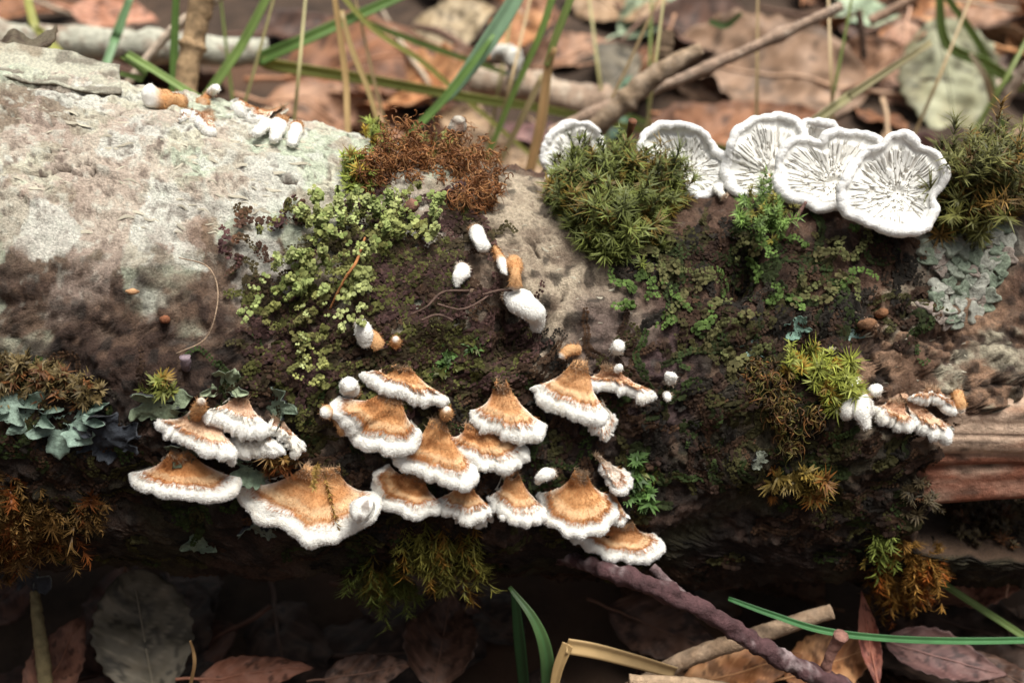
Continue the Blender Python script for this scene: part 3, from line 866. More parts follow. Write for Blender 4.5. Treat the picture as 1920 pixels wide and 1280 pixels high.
nub('middle and fattest of three white finger buds under the crest fungus', [(528, 225), (520, 240), (512, 262)], [13, 17, 15], [0, .03, .05], 0.35, 28, group='fungi on the log crest')
nub('rightmost of three white finger buds under the crest fungus', [(560, 232), (552, 250), (547, 270)], [11, 13, 10], [0, .03, .04], 0.35, 29, group='fungi on the log crest')
# ---- buds
nub('tan knob behind the topmost left shelf fungus', [(372, 780), (376, 762), (378, 748)], [11, 13, 11], [0, .02, .03], 0.95, 30)
nub('egg-shaped white bud left of the slanting shelf fungus', [(658, 735), (650, 726), (645, 717)], [15, 17, 14], [0, .02, .04], 0.1, 31)
nub('tan bean-shaped bud beside the wide pointed fungus', [(622, 772), (612, 772), (604, 775)], [9, 10, 8], [0, .02, .03], 0.8, 32)
nub('drooping tan bud below the bean-shaped one', [(630, 780), (638, 798), (643, 816)], [8, 11, 7], [0, .02, .02], 0.95, 33)
nub('tall white oval bud on the moss below the brown mat', [(888, 432), (900, 448), (912, 468)], [10, 21, 18], [0, .05, .06], 0.08, 34)
nub('thin tan stalk leading down from the white oval bud', [(924, 455), (938, 490), (950, 515)], [7, 9, 7], [0, .02, .02], 0.6, 35)
nub('pointed white scale beside the dark hollow', [(868, 500), (860, 518), (856, 538)], [13, 15, 5], [.02, .03, .03], 0.02, 36)
nub('tan stalk standing over the claw-shaped white fungus', [(962, 490), (966, 510), (964, 545)], [13, 11, 13], [0, .04, .05], 0.97, 37)
nub('claw-shaped white fungus curling down the pale bark', [(950, 552), (968, 562), (990, 575), (1004, 598), (1007, 622)], [10, 18, 19, 13, 8], [0, .05, .06, .05, .03], 0.04, 38)
nub('small forked white bud left of the dark hollow', [(672, 603), (680, 618), (684, 640), (682, 652)], [5, 11, 11, 8], [.01, .03, .03, .03], 0.02, 39)
nub('leaning tan stalk right of the forked white bud', [(695, 622), (705, 640), (714, 654)], [8, 10, 9], [0, .02, .02], 0.97, 40)
nub('tiny tan bead on the dark bark below the hollow', [(740, 646), (741, 640), (741, 634)], [8, 10, 8], [0, .02, .03], 0.95, 41)
nub('bent tan tube left of the woolly stem', [(1088, 656), (1068, 656), (1050, 670)], [8, 7, 6], [0, .02, .03], 0.95, 42)
nub('grey woolly knob at the neck of the deep tan fungus', [(834, 784), (836, 772), (837, 764)], [9, 11, 9], [0, .03, .04], 0.97, 43)
nub('white pebble-shaped bud above the arched pale fungus', [(1153, 657), (1157, 650), (1160, 645)], [9, 11, 9], [0, .02, .03], 0.02, 44)
nub('cluster of tiny tan buds right of the woolly stem', [(1150, 700), (1160, 690), (1168, 688)], [7, 9, 8], [0, .02, .02], 0.5, 45)
nub('small white bud on dark bark, upper of the right-hand pair', [(1256, 716), (1258, 706), (1261, 698)], [8, 10, 8], [0, .02, .02], 0.02, 46)
nub('small brown and white bud, lower of the right-hand pair', [(1249, 738), (1251, 744), (1252, 752)], [6, 7, 6], [0, .02, .02], 0.4, 47)
nub('white comma-shaped bud left of the ringed fungus', [(1038, 886), (1024, 888), (1012, 896), (1008, 906)], [9, 11, 9, 4], [.01, .03, .04, .03], 0.02, 48)
nub('white drip-shaped bud below the oval tan fungus', [(905, 862), (908, 874), (911, 884)], [8, 9, 7], [0.02, .05, .05], 0.1, 49)
nub('tiny white peg between the two bottom middle fungi', [(941, 960), (942, 968), (944, 976)], [7, 8, 6], [.03, .06, .06], 0.05, 50)
nub('white peg hanging under the topmost left shelf fungus', [(430, 850), (433, 862), (435, 874)], [7, 9, 6], [.03, .06, .06], 0.05, 51)
nub('speckled white lobe at the right end of the largest fungus', [(668, 950), (682, 958), (694, 966)], [14, 20, 17], [.10, .14, .15], 0.02, 52, dirt=0.8)
# ---- right-hand group by the broken end
nub('leftmost speckled white bud of the right-hand group', [(1612, 748), (1594, 765), (1582, 788)], [12, 17, 9], [.0, .03, .03], 0.02, 53, dirt=0.25, group='fungi by the broken end')
nub('long white pendant bud speckled with dirt at its tip', [(1616, 745), (1620, 772), (1624, 806)], [13, 20, 8], [.0, .05, .05], 0.02, 54, dirt=0.5, group='fungi by the broken end')
nub('short white bud above the speckled pendant', [(1607, 710), (1602, 722), (1599, 736)], [8, 11, 8], [.0, .02, .02], 0.02, 55, group='fungi by the broken end')
bracket('tan and white shelf in the middle of the right-hand group', (1690, 742), [(1636, 762), (1655, 779), (1675, 793), (1695, 798), (1703, 784)], 40, 0.016, 0.35, 14, 56, tan=0.8, group='fungi by the broken end')
bracket('lowest white-edged shelf of the right-hand group', (1712, 748), [(1704, 778), (1720, 798), (1745, 810), (1770, 814), (1780, 802)], 40, 0.017, 0.35, 12, 57, tan=0.8, group='fungi by the broken end')
bracket('arched white shelf topping the right-hand group', (1750, 726), [(1702, 742), (1722, 746), (1745, 744), (1765, 751), (1779, 768), (1787, 756)], 44, 0.013, 0.3, 10, 58, tan=0.8, group='fungi by the broken end')
nub('blunt tan bud at the right end of the right-hand group', [(1795, 735), (1799, 755), (1802, 774)], [10, 12, 9], [0, .03, .04], 0.9, 59, group='fungi by the broken end')
nub('small cream bead set in a bark crack at right', [(1642, 738), (1642, 732), (1641, 726)], [9, 11, 9], [0, .02, .02], 0.02, 60, group='fungi by the broken end')
# ---- fans standing on the mossy ridge
fan('leftmost white fungus on the ridge, half behind the green cushion', [(1020, 300), (1028, 262), (1055, 236), (1090, 232), (1118, 245), (1132, 270), (1120, 305), (1080, 325), (1040, 322)], (1074, 296), (1075, 330), 1, -0.03)
fan('white gilled fungus crossed by a brown stalk, beside the green cushion', [(1200, 272), (1208, 250), (1235, 236), (1272, 234), (1308, 246), (1340, 272), (1361, 306), (1358, 342), (1335, 362), (1305, 366), (1265, 352), (1225, 325), (1205, 298)], (1290, 322), (1310, 372), 2, 0.0)
fan('tall round gilled fungus left of the notched one', [(1364, 318), (1368, 282), (1381, 252), (1412, 228), (1448, 219), (1486, 224), (1502, 244), (1503, 285), (1492, 335), (1462, 366), (1415, 362), (1380, 362), (1368, 340)], (1455, 325), (1420, 366), 3, 0.0)
fan('small pale fungus peeping out behind the ridge pair', [(1494, 250), (1508, 232), (1532, 229), (1556, 238), (1566, 252), (1545, 280), (1510, 290)], (1528, 270), (1530, 330), 4, -0.09, rr=0.008)
fan('notched heart-shaped gilled fungus with pale stalk scar', [(1459, 318), (1464, 290), (1482, 270), (1510, 262), (1538, 263), (1550, 250), (1580, 246), (1614, 246), (1642, 262), (1648, 284), (1622, 330), (1590, 366), (1560, 389), (1537, 391), (1512, 374), (1482, 372), (1464, 350)], (1568, 342), (1540, 385), 5, 0.045)
fan('largest gilled fungus with extra lower lobe, right end of the row', [(1578, 372), (1582, 345), (1604, 310), (1632, 282), (1654, 274), (1668, 258), (1698, 253), (1726, 274), (1754, 287), (1772, 318), (1764, 352), (1750, 370), (1754, 394), (1734, 424), (1684, 433), (1640, 424), (1614, 408), (1588, 396)], (1692, 360), (1680, 428), 6, 0.09)
nub('sliver of white fungus between the two ridge fans', [(1362, 372), (1352, 362), (1345, 350)], [10, 14, 12], [.02, .03, .03], 0.02, 61, group='bracket fungi standing on the mossy ridge')
nub('white speck of fungus on the ridge near the orange stem', [(1030, 346), (1030, 340), (1032, 336)], [9, 9, 6], [.0, .01, .01], 0.02, 62)

# ------------------------------------------------------------------ mosses, liverworts and lichens
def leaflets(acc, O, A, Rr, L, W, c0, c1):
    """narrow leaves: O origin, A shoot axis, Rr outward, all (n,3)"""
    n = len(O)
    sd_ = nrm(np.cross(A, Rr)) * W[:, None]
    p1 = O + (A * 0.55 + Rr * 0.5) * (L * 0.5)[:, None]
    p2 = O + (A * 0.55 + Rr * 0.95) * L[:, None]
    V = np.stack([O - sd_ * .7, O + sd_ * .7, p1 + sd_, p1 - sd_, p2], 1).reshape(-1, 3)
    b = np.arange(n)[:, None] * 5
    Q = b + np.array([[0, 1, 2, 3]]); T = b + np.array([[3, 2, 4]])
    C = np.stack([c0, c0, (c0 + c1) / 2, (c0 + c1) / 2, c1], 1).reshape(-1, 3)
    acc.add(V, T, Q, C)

def cushion(name, label, blobs, shoots, col, tip, leaf=0.018, height=0.03, per=26, wide=0.0021, seed=0, droop=0.0, cat='moss', group='moss tufts', asp=1.0):
    """blobs: (px,py,radius px); shoots grow out of the bark there"""
    rg = np.random.RandomState(seed + 40)
    col = np.array(col); tip = np.array(tip)
    acc = Acc(); first = None
    tot = sum(b[2] ** 2 for b in blobs)
    for (bx, by, br) in blobs:
        for k in range(max(3, int(shoots * br * br / tot))):
            a = rg.uniform(0, 2 * np.pi); q = math.sqrt(rg.rand()) * (1 + 0.40 * abs(rg.randn()) * (rg.rand() < 0.45))
            px, py = bx + br * q * math.cos(a), by + br * q * math.sin(a) * asp
            h, n, t = hit(px, py, True)
            if h is None:
                h, n, t = hit(px, py)
            if first is None: first = h
            sc = rg.uniform(0.45, 1.2)
            hh = height * max(1.15 - 0.6 * q * q, 0.25) * rg.uniform(0.5, 1.3)
            ax = nrm(n * 0.8 + np.array([0, 0, 0.55 - droop]) + 0.35 * rg.randn(3))
            m = per
            f = rg.rand(m) ** 0.7
            O = h[None] - n * 0.004 + ax[None] * (hh * f)[:, None] + ax * 0.0
            rd = rg.randn(m, 3); rd = nrm(rd - (rd @ ax)[:, None] * ax)
            L = leaf * sc * rg.uniform(0.6, 1.2, m)
            tint = rg.uniform(0.5, 1.35) * (np.array((1.25, 0.72, 0.6)) if rg.rand() < 0.2 else 1.0)
            cc0 = np.clip(col * tint * rg.uniform(0.7, 1.2, (m, 1)), 0, 1); cc1 = np.clip(tip * tint * rg.uniform(0.75, 1.25, (m, 1)), 0, 1)
            leaflets(acc, O, np.tile(ax, (m, 1)), rd, L, np.full(m, wide), cc0, cc1)
    o = obj(name, acc.mesh(name, False), M['moss'])
    tag(o, label, cat, group)
    return o

def walk(px, py, ang, steps, step, wander, rg, lift=0.003, sag=0.0):
    """a creeping path on the bark"""
    h, n, t = hit(px, py, True)
    if h is None: return None
    e1 = nrm(np.cross(n, VU)); 
    d = nrm(math.cos(ang) * VR - math.sin(ang) * VU)
    d = nrm(d - n * (d @ n))
    P, Ns = [h + n * lift], [n]
    turn = 0
    for k in range(steps):
        turn = 0.7 * turn + wander * rg.randn()
        s = np.cross(n, d)
        d = nrm(d * math.cos(turn) + s * math.sin(turn) + np.array([0, 0, -sag]))
        q = P[-1] + d * step
        l, nn, i, dd = BV.find_nearest(Vector(q))
        nn = np.array(nn); l = np.array(l)
        if nn @ (q - np.array([q[0], 0, 0.45])) < 0: nn = -nn
        n = nrm(0.7 * n + 0.3 * nn)
        P.append(l + nn * lift * (1 + 0.8 * rg.rand())); Ns.append(n); d = nrm(d - n * (d @ n))
    return np.array(P), np.array(Ns)

def chain_leaves(acc, P, Ns, size, c0, c1, rg, fade=True):
    """two rows of overlapping rounded leaves along a creeping stem"""
    m = len(P)
    T = nrm(np.gradient(P, axis=0)); Sd = nrm(np.cross(Ns, T))
    for s in (-1, 1):
        sz = size * rg.uniform(0.75, 1.25, m) * (np.linspace(1, 0.55, m) if fade else 1)
        f = nrm(Sd * s * 0.95 + T * 0.55 + Ns * rg.uniform(0.05, 0.55, (m, 1)))
        l = nrm(np.cross(Ns, f))
        b = P + Sd * s * (0.1 * size)
        a = b - l * sz[:, None] * 0.42; c = b + l * sz[:, None] * 0.42
        mid = b + f * sz[:, None] * 0.62
        d1 = mid - l * sz[:, None] * 0.52 ; d2 = mid + l * sz[:, None] * 0.52
        e = b + f * sz[:, None] * 1.05 - Ns * (0.25 * sz)[:, None]
        V = np.stack([a, c, d2, e, d1], 1).reshape(-1, 3)
        k = np.arange(m)[:, None] * 5
        Q = k + np.array([[0, 1, 2, 4]]); T3 = k + np.array([[4, 2, 3]])
        g = rg.uniform(0.6, 1.35, (m, 1))
        mixf = np.linspace(0, 1, m)[:, None]
        cc = np.clip((c0 * (1 - mixf) + c1 * mixf) * g, 0, 1)
        acc.add(V, T3, Q, np.repeat(cc, 5, 0))

def strands(name, label, spots, steps, step, size, cols, wander=0.22, seed=0, lift=0.004, sag=0.1, cat='liverwort', group=None, kind=None):
    """spots: (px,py,spread px,angle deg,angle spread,count)"""
    rg = np.random.RandomState(seed + 70)
    acc = Acc()
    for (px, py, sp_, ad, asd, cnt) in spots:
        for k in range(cnt):
            q = walk(px + sp_ * rg.randn() * .6, py + sp_ * rg.randn() * .6, math.radians(ad + asd * rg.randn()), int(steps * rg.uniform(.5, 1.3)), step, wander, rg, lift, sag)
            if q is None: continue
            a, b = cols[rg.randint(len(cols))]
            chain_leaves(acc, q[0], q[1], size * rg.uniform(.8, 1.2), np.array(a), np.array(b), rg)
    o = obj(name, acc.mesh(name, False), M['crumb'])
    tag(o, label, cat if kind != 'stuff' else None, group, kind)
    if kind == 'stuff': o['label'] = label; o['category'] = cat
    return o

def curls(name, label, blobs, count, cols, length=0.05, rad=0.0017, seed=0, lift=0.05, cat='moss'):
    """mat of dry curly shoots"""
    rg = np.random.RandomState(seed + 11)
    acc = Acc(); tot = sum(b[2] ** 2 for b in blobs)
    for (bx, by, br) in blobs:
        for k in range(int(count * br * br / tot)):
            a = rg.uniform(0, 2 * np.pi); q = math.sqrt(rg.rand())
            h, n, t = hit(bx + br * q * math.cos(a), by + br * q * math.sin(a))
            h = h + n * lift * (rg.rand() ** 1.3) * (1.1 - q * q)
            ax = nrm(n * .5 + rg.randn(3)); b_ = nrm(np.cross(ax, rg.randn(3))); c_ = np.cross(ax, b_)
            m = 9; ts = np.linspace(0, 1, m)
            L = length * rg.uniform(.6, 1.3); w_ = rg.uniform(2.5, 6.5)
            rr_ = L / w_ * 0.8
            P = h + ax * (L * .45 * ts)[:, None] + b_ * (rr_ * np.cos(ts * w_))[:, None] + c_ * (rr_ * np.sin(ts * w_))[:, None] - n * rr_ * .5 + np.array([0, 0, -0.35 * L]) * (ts ** 2)[:, None]
            V, T3, Q = tube(P, rad * np.linspace(1.2, 0.3, m), 4, cap=False)
            cc = np.array(cols[rg.randint(len(cols))]) * rg.uniform(.6, 1.3)
            acc.add(V, None, Q, np.clip(cc, 0, 1))
    o = obj(name, acc.mesh(name), M['moss']); tag(o, label, cat)
    return o

GREEN = (0.10, 0.17, 0.035); LIME = (0.24, 0.34, 0.05); OLIVE = (0.10, 0.095, 0.025); DKGREEN = (0.03, 0.07, 0.02)
BROWN = (0.17, 0.075, 0.028); ORANGE = (0.36, 0.16, 0.045); DKBROWN = (0.055, 0.03, 0.02); MAUVE = (0.10, 0.05, 0.05); GOLD = (0.30, 0.19, 0.05)

curls('moss_mat', 'rusty brown mat of dry curly moss on the log crest', [(740, 285, 40), (690, 335, 30), (800, 275, 42), (860, 285, 42), (895, 330, 38), (880, 375, 32), (912, 370, 24), (710, 320, 30), (770, 300, 40), (840, 315, 30)], 3200, [(0.24,0.095,0.032), (0.30, 0.125, 0.042), (0.18, 0.075, 0.03), (0.36, 0.18, 0.07)], 0.036, 0.0013, 1, 0.085)
cushion('moss_tuft', 'lime green moss tips at the left edge of the rusty mat', [(664, 322, 20), (675, 345, 18), (702, 258, 20), (715, 270, 16)], 60, (0.16, 0.2, 0.04), (0.36, 0.42, 0.08), 0.024, 0.045, 26, 0.0018, 1)
cushion('moss_tuft', 'thin upright moss sprig behind the rusty mat', [(833, 229, 6)], 12, (0.15, 0.15, 0.04), (0.28, 0.26, 0.07), 0.016, 0.11, 30, 0.0018, 2)
strands('liverwort_mat', 'yellow-green liverwort strands hanging below the rusty mat', [(620, 425, 40, -150, 35, 7), (690, 405, 45, -30, 40, 6), (595, 480, 26, -95, 14, 11), (580, 540, 22, -90, 18, 8), (670, 540, 30, -40, 30, 3), (735, 470, 18, -75, 12, 4), (560, 640, 24, -95, 16, 6), (780, 425, 30, -50, 30, 4), (600, 600, 30, -90, 20, 4), (500, 600, 10, 30, 30, 2)], 58, 0.0034, 0.0074, [((0.12, 0.12, 0.035), (0.32, 0.33, 0.11)), ((0.09, 0.11, 0.03), (0.25, 0.29, 0.09)), ((0.08, 0.07, 0.025), (0.18, 0.19, 0.06))], 0.10, 3, 0.022, 0.12, group='liverwort strands')
strands('liverwort_strands', 'loose pale green feathery strands hanging free below the rusty mat', [(600, 420, 16, -150, 20, 3), (650, 400, 22, -110, 25, 4), (585, 470, 14, -95, 10, 5), (600, 500, 16, -85, 12, 4), (570, 560, 10, -95, 12, 3), (700, 400, 20, -60, 25, 3), (735, 460, 10, -75, 8, 2), (790, 430, 16, -40, 20, 2), (655, 550, 12, -30, 15, 2), (690, 470, 30, -80, 20, 3)], 48, 0.0036, 0.0086, [((0.20, 0.22, 0.07), (0.42, 0.46, 0.20)), ((0.16, 0.20, 0.06), (0.32, 0.37, 0.14))], 0.09, 33, 0.034, 0.16, group='liverwort strands')
strands('liverwort_mat', 'dark olive and brown liverwort net around the dark hollow', [(760, 560, 70, -90, 90, 40), (700, 470, 60, -90, 90, 34), (830, 520, 40, -60, 90, 22), (870, 660, 60, 0, 90, 34), (960, 650, 50, -30, 90, 26), (700, 640, 60, -60, 90, 26), (790, 690, 60, -60, 90, 26), (560, 600, 50, -90, 60, 20), (520, 690, 60, -20, 60, 24), (850, 420, 40, -60, 60, 14), (580, 700, 50, -80, 80, 20), (480, 560, 30, -60, 60, 8)], 26, 0.0058, 0.0088, [((0.05, 0.05, 0.014), (0.10, 0.10, 0.03)), ((0.03, 0.017, 0.012), (0.06, 0.035, 0.02)), ((0.045, 0.024, 0.022), (0.065, 0.035, 0.03)), ((0.03, 0.02, 0.012), (0.05, 0.042, 0.018))], 0.25, 4, 0.005, 0.03, kind='stuff')
strands('liverwort_mat', 'purple-brown creeping liverwort on the bark left of the green strands', [(425, 465, 22, -20, 50, 4), (540, 495, 26, -70, 60, 6), (560, 405, 22, -60, 60, 4), (520, 440, 20, -70, 60, 2), (450, 420, 8, -80, 20, 1)], 26, 0.0046, 0.0076, [((0.06,0.03,0.03), (0.11, 0.055, 0.05)), (DKBROWN, (0.09, 0.05, 0.035)), ((0.10, 0.05, 0.03), (0.07, 0.06, 0.03))], 0.3, 5, 0.012, 0.03, group='liverwort strands')
# dark scaly cover over the front and underside
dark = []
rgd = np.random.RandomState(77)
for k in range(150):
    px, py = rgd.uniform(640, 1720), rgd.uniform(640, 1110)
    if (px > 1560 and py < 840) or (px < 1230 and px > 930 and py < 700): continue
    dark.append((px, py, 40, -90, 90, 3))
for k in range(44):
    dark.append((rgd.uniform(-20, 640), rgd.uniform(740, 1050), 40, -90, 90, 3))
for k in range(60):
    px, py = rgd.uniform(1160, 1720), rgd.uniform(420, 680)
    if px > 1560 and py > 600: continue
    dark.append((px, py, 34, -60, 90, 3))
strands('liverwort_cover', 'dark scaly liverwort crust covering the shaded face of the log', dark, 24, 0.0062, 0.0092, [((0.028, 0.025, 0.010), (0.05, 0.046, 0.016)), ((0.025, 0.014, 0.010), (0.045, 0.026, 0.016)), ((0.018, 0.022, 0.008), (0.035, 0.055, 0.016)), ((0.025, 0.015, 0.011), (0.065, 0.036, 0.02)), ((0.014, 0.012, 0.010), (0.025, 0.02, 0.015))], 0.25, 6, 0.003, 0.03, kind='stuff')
strands('liverwort_mat', 'fresh green liverwort patches on the shoulder below the gilled row', [(1480, 560, 50, -20, 60, 5), (1560, 520, 40, 10, 60, 6), (1430, 460, 30, 0, 60, 5), (1240, 500, 40, -60, 60, 7), (1300, 560, 40, -30, 60, 6), (1200, 560, 40, -30, 60, 5), (1600, 440, 30, 0, 60, 4), (1350, 620, 40, 0, 60, 5)], 16, 0.006, 0.0095, [((0.05, 0.08, 0.02), (0.10, 0.16, 0.04)), ((0.08, 0.07, 0.03), (0.10, 0.11, 0.04))], 0.2, 7, 0.010, 0.02, group='liverwort strands')
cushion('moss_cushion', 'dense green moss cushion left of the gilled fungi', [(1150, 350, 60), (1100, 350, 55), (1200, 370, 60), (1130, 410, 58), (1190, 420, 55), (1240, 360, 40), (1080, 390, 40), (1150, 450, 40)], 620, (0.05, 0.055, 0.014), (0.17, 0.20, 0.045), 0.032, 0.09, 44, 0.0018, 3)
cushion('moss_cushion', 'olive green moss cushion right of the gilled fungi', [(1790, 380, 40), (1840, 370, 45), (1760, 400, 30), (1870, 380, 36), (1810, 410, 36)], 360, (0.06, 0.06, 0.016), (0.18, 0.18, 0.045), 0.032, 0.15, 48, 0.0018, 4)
cushion('moss_tuft', 'feathery bright green sprig below the gilled fungi', [(1425, 400, 34), (1450, 425, 26), (1400, 430, 22)], 46, (0.10, 0.17, 0.04), (0.22, 0.34, 0.08), 0.017, 0.07, 40, 0.0016, 5)
cushion('moss_tuft', 'leafy moss sprig poking up left of the crossed fungus', [(1165, 300, 10), (1180, 296, 8)], 9, (0.08, 0.11, 0.03), (0.18, 0.22, 0.05), 0.024, 0.16, 34, 0.0022, 6)
cushion('moss_tuft', 'bright lime moss tuft just left of the white buds by the broken end', [(1550, 715, 42), (1575, 740, 30), (1520, 700, 28), (1480, 690, 22)], 75, (0.14, 0.14, 0.03), (0.34, 0.38, 0.06), 0.028, 0.05, 36, 0.0017, 7)
curls('moss_mat', 'orange-brown curled moss below the ridge, left of the lime tuft', [(1440, 720, 44), (1410, 700, 24), (1470, 770, 34), (1480, 820, 28), (1520, 780, 24)], 700, [(0.22,0.10,0.03), (0.18,0.12,0.035), (0.10,0.05,0.02), (0.14, 0.12, 0.03), (0.07,0.05,0.02)], 0.036, 0.0014, 8, 0.045)
cushion('moss_tuft', 'small yellow-orange star tuft on the dark lower face at right', [(1465, 900, 20), (1510, 905, 22), (1530, 915, 16)], 34, (0.10, 0.075, 0.02), (0.28, 0.19, 0.04), 0.03, 0.03, 24, 0.0022, 9)
cushion('moss_tuft', 'small green and rusty moss rosette above the left-hand cluster', [(312, 728, 16), (300, 735, 10)], 9, (0.10, 0.11, 0.02), (0.24, 0.26, 0.06), 0.022, 0.025, 22, 0.0022, 10)
cushion('moss_tuft', 'golden brown dried moss sprig lying on the largest fungus', [(596, 862, 8)], 4, (0.20, 0.13, 0.035), (0.36, 0.24, 0.07), 0.020, 0.17, 70, 0.0014, 11, droop=1.1)
cushion('moss_tuft', 'brown dried moss between the left cluster and the largest fungus', [(512, 868, 18), (535, 862, 18)], 16, (0.12, 0.065, 0.02), (0.27, 0.16, 0.045), 0.024, 0.035, 26, 0.0014, 12)
cushion('moss_tuft', 'hanging golden green moss below the middle cluster', [(830, 1020, 40), (800, 1010, 30), (870, 1015, 30), (770, 1000, 26)], 70, (0.10, 0.09, 0.02), (0.26, 0.24, 0.05), 0.03, 0.10, 40, 0.0014, 13, droop=2.0)
cushion('moss_tuft', 'rusty brown moss tuft hanging at the lower left edge', [(60, 960, 50), (10, 930, 50), (115, 1000, 26), (10, 1020, 40), (150, 930, 30)], 120, (0.09, 0.048, 0.016), (0.22, 0.125, 0.036), 0.028, 0.07, 40, 0.0015, 14, droop=1.3)
cushion('moss_tuft', 'brown and olive moss band along the lower left bark', [(40, 715, 40), (100, 725, 36), (160, 745, 34), (10, 700, 30)], 110, (0.08, 0.055, 0.025), (0.18, 0.13, 0.05), 0.018, 0.03, 22, 0.0019, 15)
cushion('moss_tuft', 'orange moss tuft hanging at the lower right of the log', [(1690, 1060, 40), (1720, 1050, 34), (1660, 1070, 26), (1740, 1040, 24)], 90, (0.13, 0.07, 0.018), (0.32, 0.165, 0.034), 0.026, 0.09, 40, 0.0018, 16, droop=1.8)
cushion('moss_tuft', 'small green moss tail hanging left of the orange tuft', [(1655, 1000, 16), (1660, 1020, 14)], 18, (0.14, 0.17, 0.03), (0.30, 0.36, 0.08), 0.026, 0.08, 26, 0.0022, 17, droop=1.8)
cushion('moss_tuft', 'dark green leafy liverwort right of the dirty forked fungus', [(1200, 880, 20), (1205, 930, 24), (1190, 900, 14)], 30, (0.04, 0.085, 0.02), (0.09, 0.17, 0.04), 0.02, 0.025, 20, 0.004, 18)
cushion('moss_tuft', 'dark leafy moss patch between the slanting shelf and the bell-necked fungus', [(835, 690, 22), (840, 670, 18), (880, 660, 14)], 28, (0.04, 0.075, 0.02), (0.08, 0.15, 0.035), 0.017, 0.02, 20, 0.004, 19)
cushion('moss_tuft', 'shadowy green moss fringe under the log at lower centre', [(720, 1090, 40), (690, 1060, 36), (750, 1080, 30)], 60, (0.08, 0.09, 0.02), (0.18, 0.22, 0.05), 0.03, 0.10, 40, 0.0014, 20, droop=1.9)

cushion('moss_band', 'dark brown and olive moss under the bare wood at the right edge', [(1740, 930, 40), (1800, 945, 40), (1860, 950, 42), (1910, 955, 40), (1830, 985, 36), (1890, 990, 36)], 210, (0.035, 0.025, 0.015), (0.10, 0.075, 0.035), 0.022, 0.035, 30, 0.0018, 21)
# lichens
def lichen(name, label, px, py, size, col, seed=0, lobes=7, tilt=0.25, under=(0.03, 0.03, 0.035), flat=0.8):
    rg = np.random.RandomState(seed + 500)
    h, n, t = hit(px, py)
    nn = nrm(n + tilt * np.array([0, -0.3, 0.8])); e1 = nrm(np.cross(nn, VU)); e2 = np.cross(nn, e1)
    size = size * 1.2
    nr, na = 16, 96
    r = np.linspace(0.03, 1, nr)[:, None]; a = np.linspace(0, 2 * np.pi, na, endpoint=False)[None]
    ph = rg.uniform(0, 6)
    edge = 0.70 + 0.26 * np.sin(lobes * a + ph + 1.2 * np.sin(2 * a)) + 0.16 * fbm(np.stack([np.cos(a) * 4, np.sin(a) * 4, 0 * a + seed], -1), 1, 3, seed)
    rad = size * r * (1 + (edge - 1) * r ** 1.5)
    z = size * (0.10 * np.sin(lobes * a + ph + 0.6) * r ** 2 + 0.28 * r ** 4 * (0.5 + 0.5 * np.sin(3 * a + ph)) + 0.06 * np.sin(17 * a) * r ** 3)
    V = h + n * 0.006 + (rad * np.cos(a))[..., None] * e1 + (rad * np.sin(a) * flat)[..., None] * e2 + z[..., None] * nn
    V = V + nn * (size * (0.16 * fbm(V, 24, 3, seed) + 0.14 * r ** 2 * fbm(V, 60, 2, seed + 1)))[..., None]
    B = V - nn * 0.0035
    c = np.empty(V.shape); c[:] = col
    c = lay(c, np.array(col) * 1.3 + 0.03, sstep(0.86, 1.0, r + 0 * a) * 0.6)
    c = lay(c, np.array(col) * 0.6, sstep(0.1, 0.6, fbm(V, 40, 3, seed + 2)) * 0.6)
    cb = np.empty(V.shape); cb[:] = under
    k = nr * na
    j = (nr - 1) * na + np.arange(na); j2 = (nr - 1) * na + (np.arange(na) + 1) % na
    Q = np.concatenate([grid_faces(nr, na, True), grid_faces(nr, na, True, k)[:, ::-1], np.stack([j, j2, j2 + k, j + k], 1)])
    o = obj(name, mesh(name, np.concatenate([V.reshape(-1, 3), B.reshape(-1, 3)]), [Q], np.clip(np.concatenate([c.reshape(-1, 3), cb.reshape(-1, 3)]), 0, 1)), M['lichen'])
    tag(o, label, 'lichen', 'leafy lichens on the log')
BG_ = (0.27, 0.36, 0.29)
lichen('leafy_lichen', 'blue-green leafy lichen cut by the left edge', 12, 752, 0.055, BG_, 1)
lichen('leafy_lichen', 'blue-green lichen lobe next to the left-edge lichen', 60, 775, 0.05, (0.24, 0.33, 0.26), 2, 6)
lichen('leafy_lichen', 'drooping middle lobe of the blue-green lichen row', 112, 800, 0.05, (0.22, 0.30, 0.24), 3, 5)
lichen('leafy_lichen', 'curled blue-green lichen at the right of the lichen row', 158, 778, 0.055, (0.26, 0.36, 0.29), 4, 6)
lichen('leafy_lichen', 'black wet lichen below the curled blue-green one', 205, 812, 0.06, (0.035, 0.04, 0.05), 5, 6, under=(0.02, 0.02, 0.02))
lichen('leafy_lichen', 'grey-green lichen lobe above the topmost left fungus', 300, 756, 0.05, (0.22, 0.27, 0.17), 6, 4)
lichen('leafy_lichen', 'pointed pale lichen lobe above the thick white shelf', 422, 722, 0.035, (0.32, 0.38, 0.24), 7, 3)
lichen('leafy_lichen', 'grey-green lichen behind the drooping tongue fungus', 520, 762, 0.045, (0.20, 0.26, 0.18), 8, 4)
lichen('leafy_lichen', 'smooth grey-green lichen between the two lowest left fungi', 478, 872, 0.05, (0.22, 0.29, 0.20), 9, 3)
lichen('leafy_lichen', 'olive lichen peeping below the topmost left fungus', 352, 838, 0.04, (0.16, 0.19, 0.12), 10, 4)
lichen('leafy_lichen', 'dangling lichen shred in the shade below the largest fungus', 488, 985, 0.035, (0.20, 0.25, 0.20), 11, 3)
lichen('leafy_lichen', 'second dangling lichen shred, left in the deep shade', 370, 1015, 0.035, (0.18, 0.22, 0.15), 12, 3)
